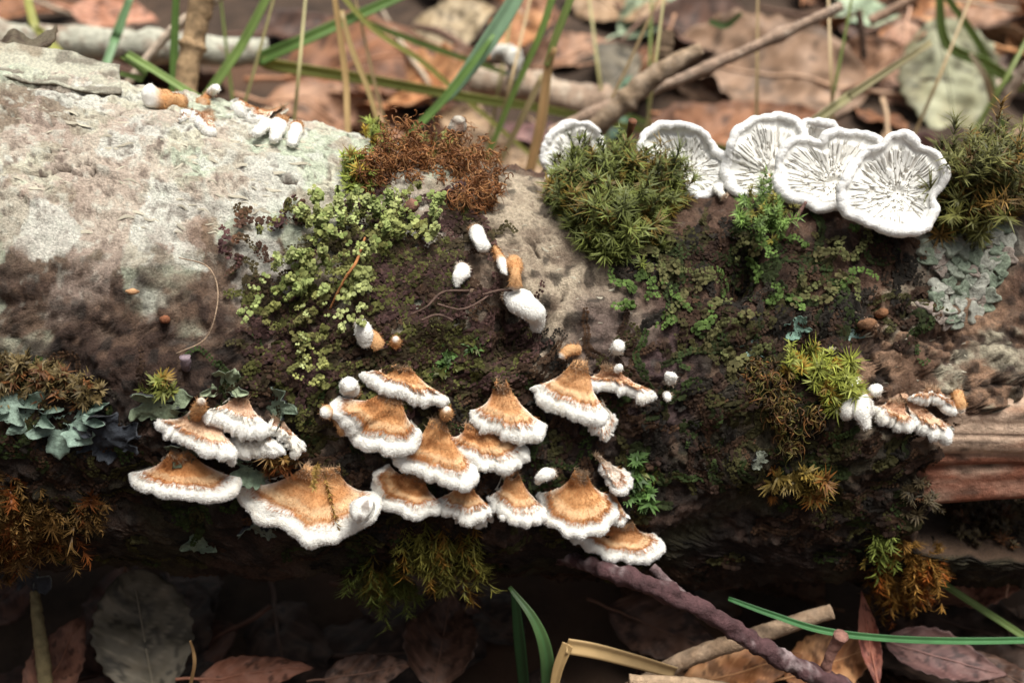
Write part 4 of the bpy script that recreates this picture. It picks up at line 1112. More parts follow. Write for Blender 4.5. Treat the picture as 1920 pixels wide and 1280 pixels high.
lichen('leafy_lichen', 'large dark lichen with whitish rim at the lower left edge', 22, 1085, 0.075, (0.05, 0.055, 0.065), 13, 5, under=(0.3, 0.32, 0.28))
lichen('leafy_lichen', 'small blue-green lichen scrap low on the mossy shoulder', 1412, 655, 0.022, (0.24, 0.36, 0.32), 14, 5)
lichen('leafy_lichen', 'blue-green lichen chip below the pale crust', 1495, 612, 0.026, (0.22, 0.36, 0.28), 15, 4)
lichen('leafy_lichen', 'tiny round blue-green lichen on the mossy shoulder', 1598, 628, 0.016, (0.24, 0.36, 0.32), 16, 3)
lichen('leafy_lichen', 'grey-green lichen patch right of the hanging flap fungus', 1420, 860, 0.02, (0.2, 0.22, 0.17), 17, 4)

def crust_lichen():
    rg = np.random.RandomState(6)
    h0, n0, _ = hit(1820, 480)
    root = empty('crust_lichen', tuple(h0))
    tag(root, 'pale grey-green crusty lichen plates right of the largest gilled fungus', 'lichen')
    spots = []
    for k in range(600):
        px, py = rg.uniform(1725, 1890), rg.uniform(400, 610)
        if px + 0.55 * (py - 400) > 1945 or px < 1740 + 40 * abs(math.sin(py / 30)) - 20: continue
        if all((px - a) ** 2 + (py - b) ** 2 > (r + 4) ** 2 for a, b, r in spots):
            spots.append((px, py, rg.uniform(5, 15)))
        if len(spots) > 90: break
    for k, (px, py, r) in enumerate(spots):
        h, n, t = hit(px, py, True)
        if h is None: continue
        e1 = nrm(np.cross(n, VU)); e2 = np.cross(n, e1)
        na = 18; a = np.linspace(0, 2 * np.pi, na, endpoint=False)
        ed = (r * 1.15 / 850) * (1 + 0.25 * np.sin(3 * a + k) + 0.12 * np.sin(5 * a + 2 * k))
        ring = lambda s, z: h + n * z + (ed * s * np.cos(a))[:, None] * e1 + (ed * s * np.sin(a))[:, None] * e2
        V = np.concatenate([ring(1.0, -0.004), ring(1.02, 0.004 + 0.003 * rg.rand()), ring(0.86, 0.008), ring(0.45, 0.004), ring(0.05, 0.006)])
        base = np.array([(0.32, 0.35, 0.28), (0.42, 0.42, 0.36), (0.25, 0.30, 0.22), (0.34, 0.28, 0.24)][rg.randint(4)])
        c = np.tile(base, (5 * na, 1)) * rg.uniform(.8, 1.15, (5 * na, 1))
        place(obj('plate', mesh('plate', V, [grid_faces(5, na, True)], np.clip(c, 0, 1)), M['lichen']), root, h0)
crust_lichen()

# ------------------------------------------------------------------ stalks, fibres and small fragments on the log
def stick(name, label, P, R, col, cat='twig', sides=12, rough=0.12, seed=0, col2=None, group=None, m='twig', n=60, knots=0, parts=()):
    """P world points"""
    Q = catmull(np.column_stack([np.array(P), np.array(R, float)]), n)
    Q[:, :3] += 0.15 * np.mean(R) * np.stack([fbm(Q[:, :3], 4, 2, seed), fbm(Q[:, :3], 4, 2, seed + 1), fbm(Q[:, :3], 4, 2, seed + 2)], -1)
    r = Q[:, 3].copy()
    rg = np.random.RandomState(seed + 33)
    for k in range(knots):
        c = rg.uniform(0.05, 0.95) * n
        r *= 1 + 0.25 * np.exp(-((np.arange(n) - c) / 1.6) ** 2)
    V, T3, Qf = tube(Q[:, :3], r, sides, seed, rough)
    g = fbm(V, 7, 4, seed + 5) * 0.5 + fbm(V, 48, 3, seed + 6) * 0.7
    c = np.empty(V.shape); c[:] = col
    if col2 is not None: c = lay(c, col2, sstep(-0.1, 0.5, g))
    o = obj(name, mesh(name, V, [Qf, T3], np.clip(c, 0, 1)), M[m])
    tag(o, label, cat, group)
    return o
def onlog(px, py, off):
    h, n, t = hit(px, py)
    r = ray(px, py); t = (h - CAM) @ r
    return CAM + r * (t - off)
stick('dry_stalk', 'upright reddish-brown stalk in the green cushion', [onlog(1172, 292, .06), onlog(1178, 262, .08), onlog(1186, 226, .10)], [0.004, 0.005, 0.009], (0.22, 0.085, 0.04), 'stalk', n=16, col2=(0.14, 0.06, 0.03))
stick('dry_stalk', 'short brown stalk leaning right out of the green cushion', [onlog(1190, 304, .10), onlog(1200, 292, .11), onlog(1212, 280, .12)], [0.004, 0.005, 0.006], (0.22, 0.09, 0.04), 'stalk', n=14)
stick('dry_stalk', 'amber stalk lying across a gilled fungus', [onlog(1266, 326, .12), onlog(1295, 302, .13), onlog(1326, 278, .14)], [0.003, 0.006, 0.007], (0.30, 0.14, 0.035), 'stalk', n=14, col2=(0.16, 0.07, 0.02))
stick('dry_stalk', 'thin mauve stalk rising to the notched gilled fungus', [onlog(1470, 450, .01), onlog(1490, 415, .05), onlog(1512, 378, .09)], [0.004, 0.004, 0.003], (0.20, 0.11, 0.09), 'stalk', n=14)
stick('plant_fibre', 'long pale hair curving over the dark bark at left', [onlog(335, 483, .01), onlog(385, 497, .03), onlog(406, 530, .04), onlog(406, 580, .04), onlog(385, 635, .03), onlog(330, 663, .01)], [.0012, .0014, .0014, .0014, .0013, .001], (0.34, 0.24, 0.16), 'fibre', 5, 0, n=40)
stick('plant_fibre', 'orange thread dangling over the green liverwort', [onlog(684, 446, .03), onlog(668, 490, .06), onlog(645, 525, .06), onlog(618, 580, .03)], [.0022, .0028, .0024, .0018], (0.36, 0.15, 0.05), 'fibre', 6, 0.1, n=30)
for k, (lb, pts) in enumerate((('dark rootlet crossing above the hollow', [(880, 545), (830, 548), (800, 575), (770, 590)]), ('rootlet forking down left of the hollow', [(820, 570), (860, 580), (888, 572), (925, 548)]), ('lower rootlet beside the hollow', [(790, 600), (820, 590), (850, 600)]), ('wiry rootlet hooked under the claw-shaped fungus', [(905, 552), (940, 544), (975, 546)]))):
    stick('rootlet', lb, [onlog(x, y, .03) for x, y in pts], [.0022, .0026, .0022, .0014][:len(pts)], (0.10, 0.06, 0.045), 'root', 6, 0.3, k, n=26)
stick('wood_chip', 'pale orange splinter on the dark bark at left', [onlog(236, 546, .01), onlog(248, 547, .02), onlog(260, 547, .01)], [.002, .006, .002], (0.55, 0.30, 0.15), 'chip', 8, 0.1, n=10)
stick('wood_chip', 'small rust-red bark crumb below the pale splinter', [onlog(303, 600, .0), onlog(309, 598, .015), onlog(316, 600, .0)], [.004, .008, .004], (0.30, 0.11, 0.05), 'chip', 8, 0.2, n=10)
stick('wood_chip', 'brown seed husk on the mossy shoulder', [onlog(1610, 610, .0), onlog(1625, 608, .02), onlog(1642, 606, .0)], [.005, .011, .004], (0.24, 0.12, 0.06), 'chip', 10, 0.35, n=12)
stick('wood_chip', 'second brown husk just above the seed husk', [onlog(1642, 590, .0), onlog(1652, 588, .02), onlog(1663, 584, .0)], [.004, .010, .004], (0.22, 0.10, 0.045), 'chip', 10, 0.35, n=12)
stick('bud_scale', 'mauve grey knob on the lower left bark', [onlog(350, 690, .0), onlog(349, 678, .02), onlog(348, 668, .025)], [.008, .009, .009], (0.22, 0.17, 0.19), 'bud', 10, 0.2, n=12)
stick('bud_scale', 'brown bud sitting on top of the rusty mat', [onlog(850, 250, .02), onlog(858, 236, .04), onlog(862, 222, .05)], [.016, .018, .010], (0.20, 0.12, 0.08), 'bud', 10, 0.35, n=12, col2=(0.4, 0.36, 0.3))
stick('bud_scale', 'brown bud half hidden under the rusty mat', [onlog(765, 390, .02), onlog(775, 384, .04), onlog(784, 380, .04)], [.012, .014, .008], (0.24, 0.12, 0.08), 'bud', 10, 0.3, n=12)

# ------------------------------------------------------------------ dead leaves
def leaf_mesh(name, kind, rg, L, W, curl, fold, cols, seed, bend=0.2):
    nu, nv = 44, 23
    u = np.linspace(0, 1, nu)[:, None]; v = np.linspace(-1, 1, nv)[None]
    if kind == 'ovate': half = np.sin(np.pi * u ** 0.75) ** 0.85 * (1 - 0.25 * u)
    elif kind == 'round': half = np.sin(np.pi * u ** 0.9) ** 0.6
    elif kind == 'lance': half = np.sin(np.pi * u ** 0.85) ** 1.2 * 0.7
    else: half = np.sin(np.pi * u ** 0.8) ** 0.8 * (0.72 + 0.28 * np.abs(np.sin(4 * np.pi * u + 0.3)))     # lobed
    ser = 1 + 0.03 * np.sign(np.sin(u * 60)) * (np.abs(v) > 0.9)
    X = (u - 0.5) * L + 0 * v + 0.05 * L * np.abs(v) ** 1.5 * half
    Y = v * half * W * 0.5 * ser
    Z = fold * np.abs(Y) + curl * ((v * half) ** 2) * W * (0.5 + 0.8 * np.sin(3.1 * u + seed)) + bend * L * (u - 0.5) ** 2 * np.cos(seed)
    P = np.stack([X, Y, Z], -1)
    P[..., 2] += 0.05 * L * fbm(P / L, 3.0, 3, seed) + 0.012 * L * fbm(P / L, 10, 2, seed + 4)
    vein = np.exp(-((np.abs(np.sin((u * 8 + np.abs(v) * -1.6) * np.pi)) / 0.22) ** 2)) * (np.abs(v) < 0.97)
    P[..., 2] += 0.004 * L * vein
    c0, c1 = np.array(cols[0]), np.array(cols[1])
    g = sstep(-0.4, 0.6, fbm(P / L, 4, 4, seed + 9))
    c = c0 * (1 - g[..., None]) + c1 * g[..., None]
    c = lay(c, c0 * 0.5, sstep(0.35, 0.6, fbm(P / L, 8, 3, seed + 12)) * 0.7)
    c = lay(c, np.minimum(c1 * 1.45, 0.8), vein * 0.5)
    c = lay(c, c0 * 0.3, sstep(0.42, 0.55, fbm(P / L, 15, 3, seed + 15)) * 0.8)
    c = lay(c, c0 * 0.45, sstep(0.8, 1.0, np.abs(v) + 0.25 * fbm(P / L, 7, 3, seed + 16)) * 0.5)
    th_ = 0.004 * L
    V = np.concatenate([P.reshape(-1, 3), (P - np.array([0, 0, th_])).reshape(-1, 3)])
    n = nu * nv
    bd = np.array(list(range(nv)) + [i * nv + nv - 1 for i in range(1, nu)] + [(nu - 1) * nv + j for j in range(nv - 2, -1, -1)] + [i * nv for i in range(nu - 2, 0, -1)]); b2 = np.roll(bd, -1)
    Q = np.concatenate([grid_faces(nu, nv), grid_faces(nu, nv, off=n)[:, ::-1], np.stack([b2, bd, bd + n, b2 + n], 1)])
    me = mesh(name, V, [Q], np.clip(np.concatenate([c.reshape(-1, 3), c.reshape(-1, 3) * .9]), 0, 1))
    me.materials.append(M['leaf'])
    mid = P[:, nv // 2]; stalk = np.array([[-0.68 * L, 0, mid[0, 2] + .03 * L], [-0.58 * L, 0.01 * L, mid[0, 2] + 0.01 * L]])
    path = catmull(np.vstack([stalk, mid[::4]]), 26)
    Vr, T3, Qr = tube(path + np.array([0, 0, 0.003 * L]), L * np.linspace(0.014, 0.004, 26), 6, cap=True)
    mr = mesh('midrib', Vr, [Qr, T3], np.minimum(c1 * 1.25, 0.8)); mr.materials.append(M['leaf'])
    return me, mr

RED = ((0.17, 0.07, 0.032), (0.29, 0.135, 0.068)); TANL = ((0.28, 0.17, 0.09), (0.42, 0.29, 0.18)); DK = ((0.07, 0.034, 0.022), (0.13, 0.068, 0.045))
GRYL = ((0.10, 0.085, 0.06), (0.17, 0.145, 0.105)); GRN = ((0.20, 0.25, 0.12), (0.34, 0.40, 0.22)); ORL = ((0.34, 0.14, 0.055), (0.50, 0.26, 0.12)); PUR = ((0.13, 0.065, 0.06), (0.22, 0.12, 0.105)); PNK = ((0.23, 0.115, 0.065), (0.36, 0.205, 0.125)); PGRN = ((0.30, 0.38, 0.24), (0.44, 0.52, 0.36))

def leaf(label, px, py, lpx, wpx, ang, face, cols, kind='ovate', z=0.02, curl=0.2, fold=0.1, seed=0, group='dead leaves around the log', at=None, cat='leaf'):
    """centre px, length and width px, image angle deg (0 = tip to the right, ccw), face 0 = flat on ground .. 1 = turned to the camera"""
    rg = np.random.RandomState(seed)
    c = onz(px, py, GZ + 0.08 + z) if at is None else ony(px, py, at)
    tc = nrm(CAM - c)
    N = nrm(np.array([0, 0, 1]) * (1 - face) + tc * face)
    d = VR * math.cos(math.radians(ang)) + VU * math.sin(math.radians(ang))
    # axis lying in the leaf plane that shows at that angle
    dd = d - tc * ((d @ N) / (tc @ N)); axn = np.linalg.norm(dd); ax = dd / axn
    d2 = -VR * math.sin(math.radians(ang)) + VU * math.cos(math.radians(ang))
    dd2 = d2 - tc * ((d2 @ N) / (tc @ N))
    ay = nrm(np.cross(N, ax)); 
    dep = (c - CAM) @ VD; s = dep / FPX
    L = lpx * s * min(axn, 1.8)
    show = abs(ay @ d2) + 1e-3
    W = wpx * s / max(show, 0.5)
    me, mr = leaf_mesh('dead_leaf', kind, rg, L, W, curl, fold, cols, seed)
    o = obj('dead_leaf', me, None)
    o.matrix_world = Matrix(((ax[0], ay[0], N[0], c[0]), (ax[1], ay[1], N[1], c[1]), (ax[2], ay[2], N[2], c[2]), (0, 0, 0, 1)))
    r = obj('midrib', mr, None, o)
    tag(o, label, cat, group)
    return o

# behind the log
leaf('large russet leaf lying behind the rusty moss mat', 715, 125, 370, 190, 8, 0.35, RED, z=0.10, seed=1)
leaf('russet leaf under the large one, nearer the log', 640, 215, 300, 110, -8, 0.25, PNK, z=0.04, seed=2)
leaf('tan curled leaf right of the rusty mat', 910, 262, 210, 90, -35, 0.35, TANL, z=0.06, seed=3, curl=0.4)
leaf('dull yellow-brown leaf at the top centre edge', 850, 45, 170, 120, 20, 0.4, ((0.24, 0.17, 0.09), (0.42, 0.33, 0.21)), z=0.12, seed=4, curl=0.5)
leaf('russet leaf at the top left, right of the first grass blades', 215, 28, 170, 80, -10, 0.4, ((0.38, 0.17, 0.10), (0.52, 0.28, 0.19)), z=0.1, seed=5)
leaf('dark russet leaf in the top left corner', 60, 20, 190, 70, 5, 0.3, RED, z=0.05, seed=6)
leaf('pale green leaf at the top edge left of centre right', 1225, 30, 150, 90, 30, 0.5, PGRN, 'round', z=0.15, seed=7)
leaf('pinkish tan leaf above the twig at the top right of centre', 1090, 100, 200, 90, 15, 0.3, PNK, z=0.06, seed=8)
leaf('rusty curled leaf beside the pale green one', 1240, 100, 110, 80, 60, 0.4, RED, z=0.1, seed=9, curl=0.6)
leaf('big dull brown leaf right behind the gilled row', 1440, 135, 390, 235, 172, 0.6, ((0.25, 0.15, 0.09), (0.36, 0.23, 0.15)), z=0.12, seed=10, kind='round', fold=0.05, curl=0.08)
leaf('reddish lower fold of leaf behind the tall round fungus', 1420, 225, 300, 80, 0, 0.4, RED, z=0.05, seed=11)
leaf('two-toned orange and green veined leaf behind the right cushion', 1780, 165, 260, 190, 280, 0.6, ((0.24, 0.22, 0.12), (0.34, 0.34, 0.22)), z=0.14, seed=12, fold=0.03, curl=0.06)
leaf('orange leaf edge left of the veined green leaf', 1690, 150, 210, 110, 265, 0.5, ((0.38, 0.20, 0.13), (0.52, 0.32, 0.22)), z=0.08, seed=13)
leaf('pale green leaf behind the broken end of the log', 1880, 560, 300, 150, 110, 0.5, PGRN, z=0.12, seed=14, kind='ovate', at=0.75)
leaf('pinkish leaf at the right edge above the pale green one', 1890, 400, 200, 110, 70, 0.4, PNK, z=0.05, seed=15)
leaf('russet leaf in the top right corner', 1800, 40, 220, 80, 10, 0.4, PNK, z=0.1, seed=16)
leaf('pale grey-pink leaf at the right edge below the corner', 1895, 150, 160, 100, 40, 0.4, ((0.4, 0.28, 0.22), (0.55, 0.42, 0.34)), z=0.08, seed=17)
leaf('pale green leaf at the top edge above the gilled row', 1620, 30, 170, 70, -15, 0.5, PGRN, z=0.14, seed=18)
leaf('dark brown leaf in the gap behind the pale branch', 560, 60, 200, 80, 12, 0.2, DK, z=0.02, seed=19)
leaf('rusty leaf at the top edge between the grass stems', 1000, 20, 150, 70, -20, 0.4, RED, z=0.1, seed=20)
leaf('green leaf scrap behind the first gilled fungus', 1140, 215, 180, 90, 60, 0.4, ((0.04, 0.09, 0.05), (0.08, 0.15, 0.09)), z=0.04, seed=21)
leaf('tan leaf lying by the brown grass stems', 975, 300, 150, 60, -20, 0.4, TANL, z=0.05, seed=22)
leaf('orange leaf on top of the pile at the top right', 1700, 60, 120, 70, 25, 0.4, ORL, z=0.12, seed=23)
# in front of and under the log
leaf('grey-brown skeletal leaf leaning in the shade at lower left', 270, 1190, 250, 170, 100, 0.65, GRYL, z=0.10, seed=31, kind='round', curl=0.1, fold=0.05)
leaf('dark red leaf low in the shade at lower centre', 830, 1200, 190, 150, 80, 0.55, DK, z=0.04, seed=32, curl=0.4)
leaf('dark russet leaf at the bottom edge left of centre', 480, 1262, 220, 60, 5, 0.4, ((0.18, 0.07, 0.04), (0.28, 0.12, 0.075)), z=0.05, seed=33)
leaf('brown leaf fragment at the bottom edge centre', 690, 1258, 170, 70, 10, 0.4, DK, z=0.06, seed=34)
leaf('orange-brown leaf below the purple twig', 1390, 1258, 240, 90, 15, 0.5, ORL, z=0.06, seed=35)
leaf('tan pitted leaf holding up the small stub twig', 1560, 1240, 190, 110, 20, 0.5, ORL, z=0.05, seed=36)
leaf('upright red pointed leaf at lower right', 1630, 1200, 190, 55, 100, 0.7, ((0.26, 0.08, 0.06), (0.38, 0.15, 0.10)), z=0.12, seed=37, kind='lance', curl=0.4)
leaf('purple-brown leaf at the bottom right', 1770, 1235, 240, 90, -15, 0.5, PUR, z=0.05, seed=38)
leaf('russet leaf on the floor below the broken end', 1830, 1095, 240, 90, 8, 0.4, ((0.26, 0.11, 0.07), (0.40, 0.20, 0.13)), z=0.06, seed=39)
leaf('curled orange leaf at the right edge below the bare wood', 1900, 1045, 110, 100, 80, 0.6, ((0.34, 0.16, 0.10), (0.46, 0.26, 0.17)), z=0.16, seed=40, curl=0.6)
leaf('dark leaf in the gap under the purple twig', 1250, 1180, 240, 110, -20, 0.4, DK, z=0.02, seed=41)
leaf('dark brown leaf at the bottom right corner', 1890, 1270, 200, 60, -30, 0.5, DK, z=0.05, seed=42)
leaf('dark leaf at the bottom left corner behind the pale stalk', 110, 1240, 200, 110, 60, 0.5, ((0.14, 0.06, 0.04), (0.24, 0.11, 0.07)), z=0.05, seed=43)

# litter carpet
def litter():
    rg = np.random.RandomState(21)
    protos = []
    pal = [RED, TANL, DK, ORL, PNK, PUR, GRYL, RED, DK]
    words_ = ['russet', 'tan', 'dark brown', 'orange-brown', 'pinkish brown', 'purple-brown', 'grey-brown', 'russet', 'dark brown']
    shp = ['oval', 'rounded', 'narrow', 'lobed']
    for k in range(14):
        protos.append(leaf_mesh('dead_leaf', ['ovate', 'round', 'lance', 'lobed'][k % 4], rg, 1.0, rg.uniform(.5, .75), rg.uniform(.1, .5), rg.uniform(0, .2), pal[k % len(pal)], k + 60))
    shade_pal = [((0.07, 0.03, 0.02), (0.12, 0.055, 0.036)), ((0.05, 0.03, 0.022), (0.09, 0.055, 0.04)), ((0.09, 0.045, 0.022), (0.15, 0.08, 0.045))]  # darker front litter: the shade under the log put into leaf colours
    shade_protos = [leaf_mesh('dead_leaf', ['ovate', 'round', 'lance', 'lobed'][k % 4], rg, 1.0, rg.uniform(.5, .75), rg.uniform(.1, .5), rg.uniform(0, .2), shade_pal[k % 3], k + 160) for k in range(8)]
    def put(x, y, s, label, group, lift, steep=0.35):
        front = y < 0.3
        use = shade_protos if front else protos
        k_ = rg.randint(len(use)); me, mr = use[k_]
        label = (f"{('shade-toned red-brown', 'shade-toned dark', 'shade-toned brown')[k_ % 3]}" if front else words_[k_ % len(pal)]) + f' {shp[k_ % 4]} leaf ' + label
        o = bpy.data.objects.new('dead_leaf', me); COL.objects.link(o)
        o.location = (x, y, float(ground_z(x, y)) + lift)
        o.rotation_euler = (rg.randn() * steep, rg.randn() * steep, rg.uniform(0, 6.28))
        o.scale = (s, s, s)
        r = bpy.data.objects.new('midrib', mr); COL.objects.link(r); r.parent = o
        tag(o, label, 'leaf', group)
    for k in range(175):
        y = 0.7 + 4.2 * rg.rand() ** 0.9
        x = rg.uniform(-1, 1) * (1.6 + 0.62 * (y + 1))
        put(x, y, rg.uniform(.28, .75), ('at the front of' if y < 2.2 else 'midway in' if y < 3.4 else 'far back in') + ' the litter ' + ('behind the log, left side' if x < -0.7 else 'behind the log, centre' if x < 0.7 else 'behind the log, right side'), 'litter behind the log', rg.uniform(.01, .16))
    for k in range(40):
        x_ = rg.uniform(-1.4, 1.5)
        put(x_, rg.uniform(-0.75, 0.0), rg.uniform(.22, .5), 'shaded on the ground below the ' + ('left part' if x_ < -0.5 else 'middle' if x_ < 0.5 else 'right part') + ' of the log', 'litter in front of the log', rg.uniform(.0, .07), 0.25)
litter()

# ------------------------------------------------------------------ grass, stems and twigs
def blade(label, pts, wpx, ys, col, tipcol=None, seed=0, name='grass_blade', cat='grass', group='grass behind the log', ground=True, crease=0.35, flip=0):
    """pts px path from foot to tip, widths px, ys depth plane at each point"""
    P = [ony(px, py, y) for (px, py), y in zip(pts, ys)]
    W = [w_ * ((p - CAM) @ VD) / FPX for w_, p in zip(wpx, P)]
    if ground:
        d = P[0] - P[1]; d = d / np.linalg.norm(d)
        g = GZ
        k = (P[0][2] - g) / max(-d[2], 0.35)
        f = P[0] + d * k; f[2] = g
        P = [f] + P; W = [W[0] * .8] + W
    n = 44
    Q = catmull(np.column_stack([np.array(P), W]), n)
    path, wd = Q[:, :3], Q[:, 3]
    T = nrm(np.gradient(path, axis=0))
    Sd = nrm(np.cross(T, nrm(path - CAM) + 0.35 * np.array([math.sin(seed), 0, math.cos(seed * 1.7)]))); Nn = np.cross(T, Sd)
    off = np.linspace(-1, 1, 7)
    G = path[:, None] + Sd[:, None] * (wd[:, None] * .5 * off)[..., None] + Nn[:, None] * (wd[:, None] * .5 * crease * np.abs(off))[..., None]
    B = G + Nn[:, None] * (0.08 * wd[:, None, None])
    c = np.empty(G.shape); c[:] = col
    if tipcol is not None: c = lay(c, tipcol, np.tile(np.linspace(0, 1, n)[:, None], (1, 7)))
    c = lay(c, np.minimum(np.array(col) * 1.4, 0.7), np.tile((np.abs(off) < .2)[None] * 0.4, (n, 1)))
    k = n * 7
    bd = np.array(list(range(7)) + [i * 7 + 6 for i in range(1, n)] + [(n - 1) * 7 + j for j in range(5, -1, -1)] + [i * 7 for i in range(n - 2, 0, -1)]); b2 = np.roll(bd, -1)
    Qf = np.concatenate([grid_faces(n, 7), grid_faces(n, 7, off=k)[:, ::-1], np.stack([b2, bd, bd + k, b2 + k], 1)])
    o = obj(name, mesh(name, np.concatenate([G.reshape(-1, 3), B.reshape(-1, 3)]), [Qf], np.clip(np.concatenate([c.reshape(-1, 3)] * 2), 0, 1)), M['grass'])
    tag(o, label, cat, group)
GR = (0.12, 0.21, 0.05); GR2 = (0.20, 0.29, 0.08); BLU = (0.23, 0.36, 0.22); STR = (0.42, 0.28, 0.12); YEL = (0.36, 0.36, 0.10)
blade('green grass blade rising beside the tan stalk', [(326, 175), (328, 80), (332, -30)], [15, 15, 12], [0.95, 1.0, 1.05], GR, seed=1)
blade('slanting green blade right of the tan stalk', [(400, 165), (455, 85), (510, -20)], [18, 19, 15], [1.1, 1.15, 1.2], GR2, seed=2)
blade('dim blue-green blade over the pale branch', [(196, 130), (215, 75), (250, -20)], [14, 18, 12], [1.3, 1.4, 1.5], (0.16, 0.28, 0.13), seed=3)
blade('curved yellow-green blade near the top left corner', [(120, 110), (75, 65), (55, 20), (50, -30)], [16, 18, 16, 14], [1.4, 1.5, 1.55, 1.6], YEL, seed=4)
blade('low green blade behind the crest fungi', [(345, 168), (290, 155), (225, 138)], [14, 14, 8], [0.75, 0.8, 0.85], GR2, seed=5)
blade('sharply kinked green blade, upper half reaching the top edge', [(486, 112), (560, 80), (660, 35), (760, -10)], [26, 22, 20, 16], [1.35, 1.35, 1.4, 1.45], GR, seed=6, ground=False)
blade('sharply kinked green blade, lower half running right', [(1080, 216), (900, 186), (700, 150), (520, 122), (486, 108)], [14, 18, 20, 24, 24], [1.6, 1.5, 1.45, 1.4, 1.35], GR2, YEL, seed=7, ground=True)
blade('broad blue-green blade crossing above the rusty mat', [(770, 250), (850, 170), (930, 60), (985, -30)], [10, 22, 32, 26], [0.9, 0.95, 1.0, 1.05], BLU, seed=8)
blade('narrow green blade alongside the broad blue-green one', [(760, 262), (830, 190), (890, 115), (930, 60)], [14, 16, 13, 6], [0.85, 0.9, 0.95, 1.0], GR, seed=9)
blade('thin yellow-green stem crossing the large russet leaf', [(860, 175), (790, 115), (700, 55), (630, -20)], [9, 10, 10, 9], [1.5, 1.45, 1.4, 1.4], YEL, seed=10)
blade('faint green blade above the large russet leaf', [(900, 120), (800, 85), (680, 40)], [10, 12, 10], [1.9, 1.85, 1.8], GR2, seed=11)
blade('olive grass stem right of the broad blade', [(915, 290), (960, 180), (1010, 70), (1040, -20)], [10, 11, 12, 14], [1.0, 1.05, 1.1, 1.15], (0.20, 0.22, 0.06), (0.18, 0.30, 0.07), seed=12)
blade('straw brown stem standing behind the log shoulder', [(992, 330), (1015, 230), (1028, 130), (1042, 90)], [18, 20, 16, 10], [0.8, 0.85, 0.9, 0.9], (0.40, 0.21, 0.08), (0.40, 0.26, 0.12), seed=13)
blade('green top growing from the straw brown stem', [(1024, 125), (1045, 65), (1078, -20)], [10, 15, 14], [0.9, 0.92, 0.95], (0.24, 0.28, 0.08), GR2, seed=14, ground=False)
blade('thin tan stem leaning left of the straw brown one', [(945, 290), (985, 210), (1018, 140)], [10, 12, 10], [0.9, 0.92, 0.95], (0.36, 0.28, 0.14), seed=15)
blade('tan dry stem against the russet leaf', [(652, 250), (648, 150), (625, -20)], [11, 12, 10], [0.9, 1.0, 1.1], STR, seed=16)
blade('second dry stem bending right over the russet leaf', [(712, 240), (690, 170), (658, 90), (640, 20)], [9, 10, 10, 8], [0.95, 1.0, 1.05, 1.1], (0.36, 0.26, 0.11), seed=17)
blade('grey-green stem rising to the right behind the gilled row', [(1515, 235), (1580, 188), (1660, 135), (1745, 80)], [20, 18, 15, 12], [0.9, 0.95, 1.0, 1.05], (0.26, 0.30, 0.10), (0.40, 0.34, 0.20), seed=18)
blade('blurred green blade near the right edge', [(1920, 165), (1850, 120), (1775, 80), (1760, -20)], [18, 20, 18, 14], [1.8, 1.85, 1.9, 1.95], GR2, seed=19, ground=False)
blade('blurred green blade at the top edge near the right', [(1860, 160), (1840, 90), (1765, -20)], [12, 14, 12], [2.0, 2.05, 2.1], GR2, seed=20)
blade('pale stem looping at the right edge', [(1920, 235), (1870, 205), (1850, 150), (1820, 100)], [10, 12, 12, 8], [1.6, 1.6, 1.6, 1.65], (0.5, 0.42, 0.28), seed=21, ground=False)
blade('green blade crossing the pale leaf behind the broken end', [(1915, 700), (1880, 620), (1840, 540), (1815, 500)], [14, 16, 14, 8], [0.5, 0.55, 0.6, 0.65], (0.34, 0.40, 0.18), seed=22, ground=False)
blade('curved green tip in the dark at the top, left of the big brown leaf', [(1330, 40), (1360, 48), (1390, 25)], [10, 12, 8], [1.9, 1.9, 1.9], (0.10, 0.16, 0.05), seed=23, ground=False)
# in front
FG = 'grass in front of the log'
blade('dark green blade arching over in the bottom centre', [(1028, 1300), (1022, 1220), (1000, 1160), (955, 1100)], [26, 26, 18, 8], [-0.58, -0.56, -0.53, -0.48], (0.05, 0.14, 0.05), (0.07, 0.12, 0.04), seed=31, group=FG)
blade('dark green blade standing behind the arching one', [(985, 1300), (975, 1200), (965, 1110)], [20, 22, 14], [-0.52, -0.5, -0.47], (0.02, 0.06, 0.02), seed=32, group=FG)
blade('folded straw blade, long half pointing right', [(1062, 1208), (1120, 1218), (1190, 1236), (1265, 1258)], [30, 30, 28, 24], [-0.56, -0.56, -0.56, -0.56], (0.52, 0.36, 0.17), (0.46, 0.32, 0.16), seed=33, ground=False, group=FG)
blade('folded straw blade, short half going down', [(1038, 1295), (1048, 1250), (1066, 1206)], [16, 20, 22], [-0.60, -0.58, -0.56], (0.46, 0.31, 0.14), seed=34, ground=False, group=FG)
blade('long green wiry stem at the lower right', [(1365, 1122), (1440, 1150), (1540, 1182), (1660, 1197), (1800, 1202), (1960, 1200)], [8, 11, 13, 13, 13, 12], [-0.46, -0.48, -0.5, -0.5, -0.48, -0.46], (0.06, 0.17, 0.06), seed=35, ground=False, group=FG, crease=0.9)
blade('thin curved straw on the grey-brown leaf', [(355, 1290), (364, 1245), (362, 1220), (356, 1200)], [7, 7, 6, 4], [-0.56, -0.55, -0.54, -0.54], (0.42, 0.26, 0.12), seed=36, ground=False, group=FG)

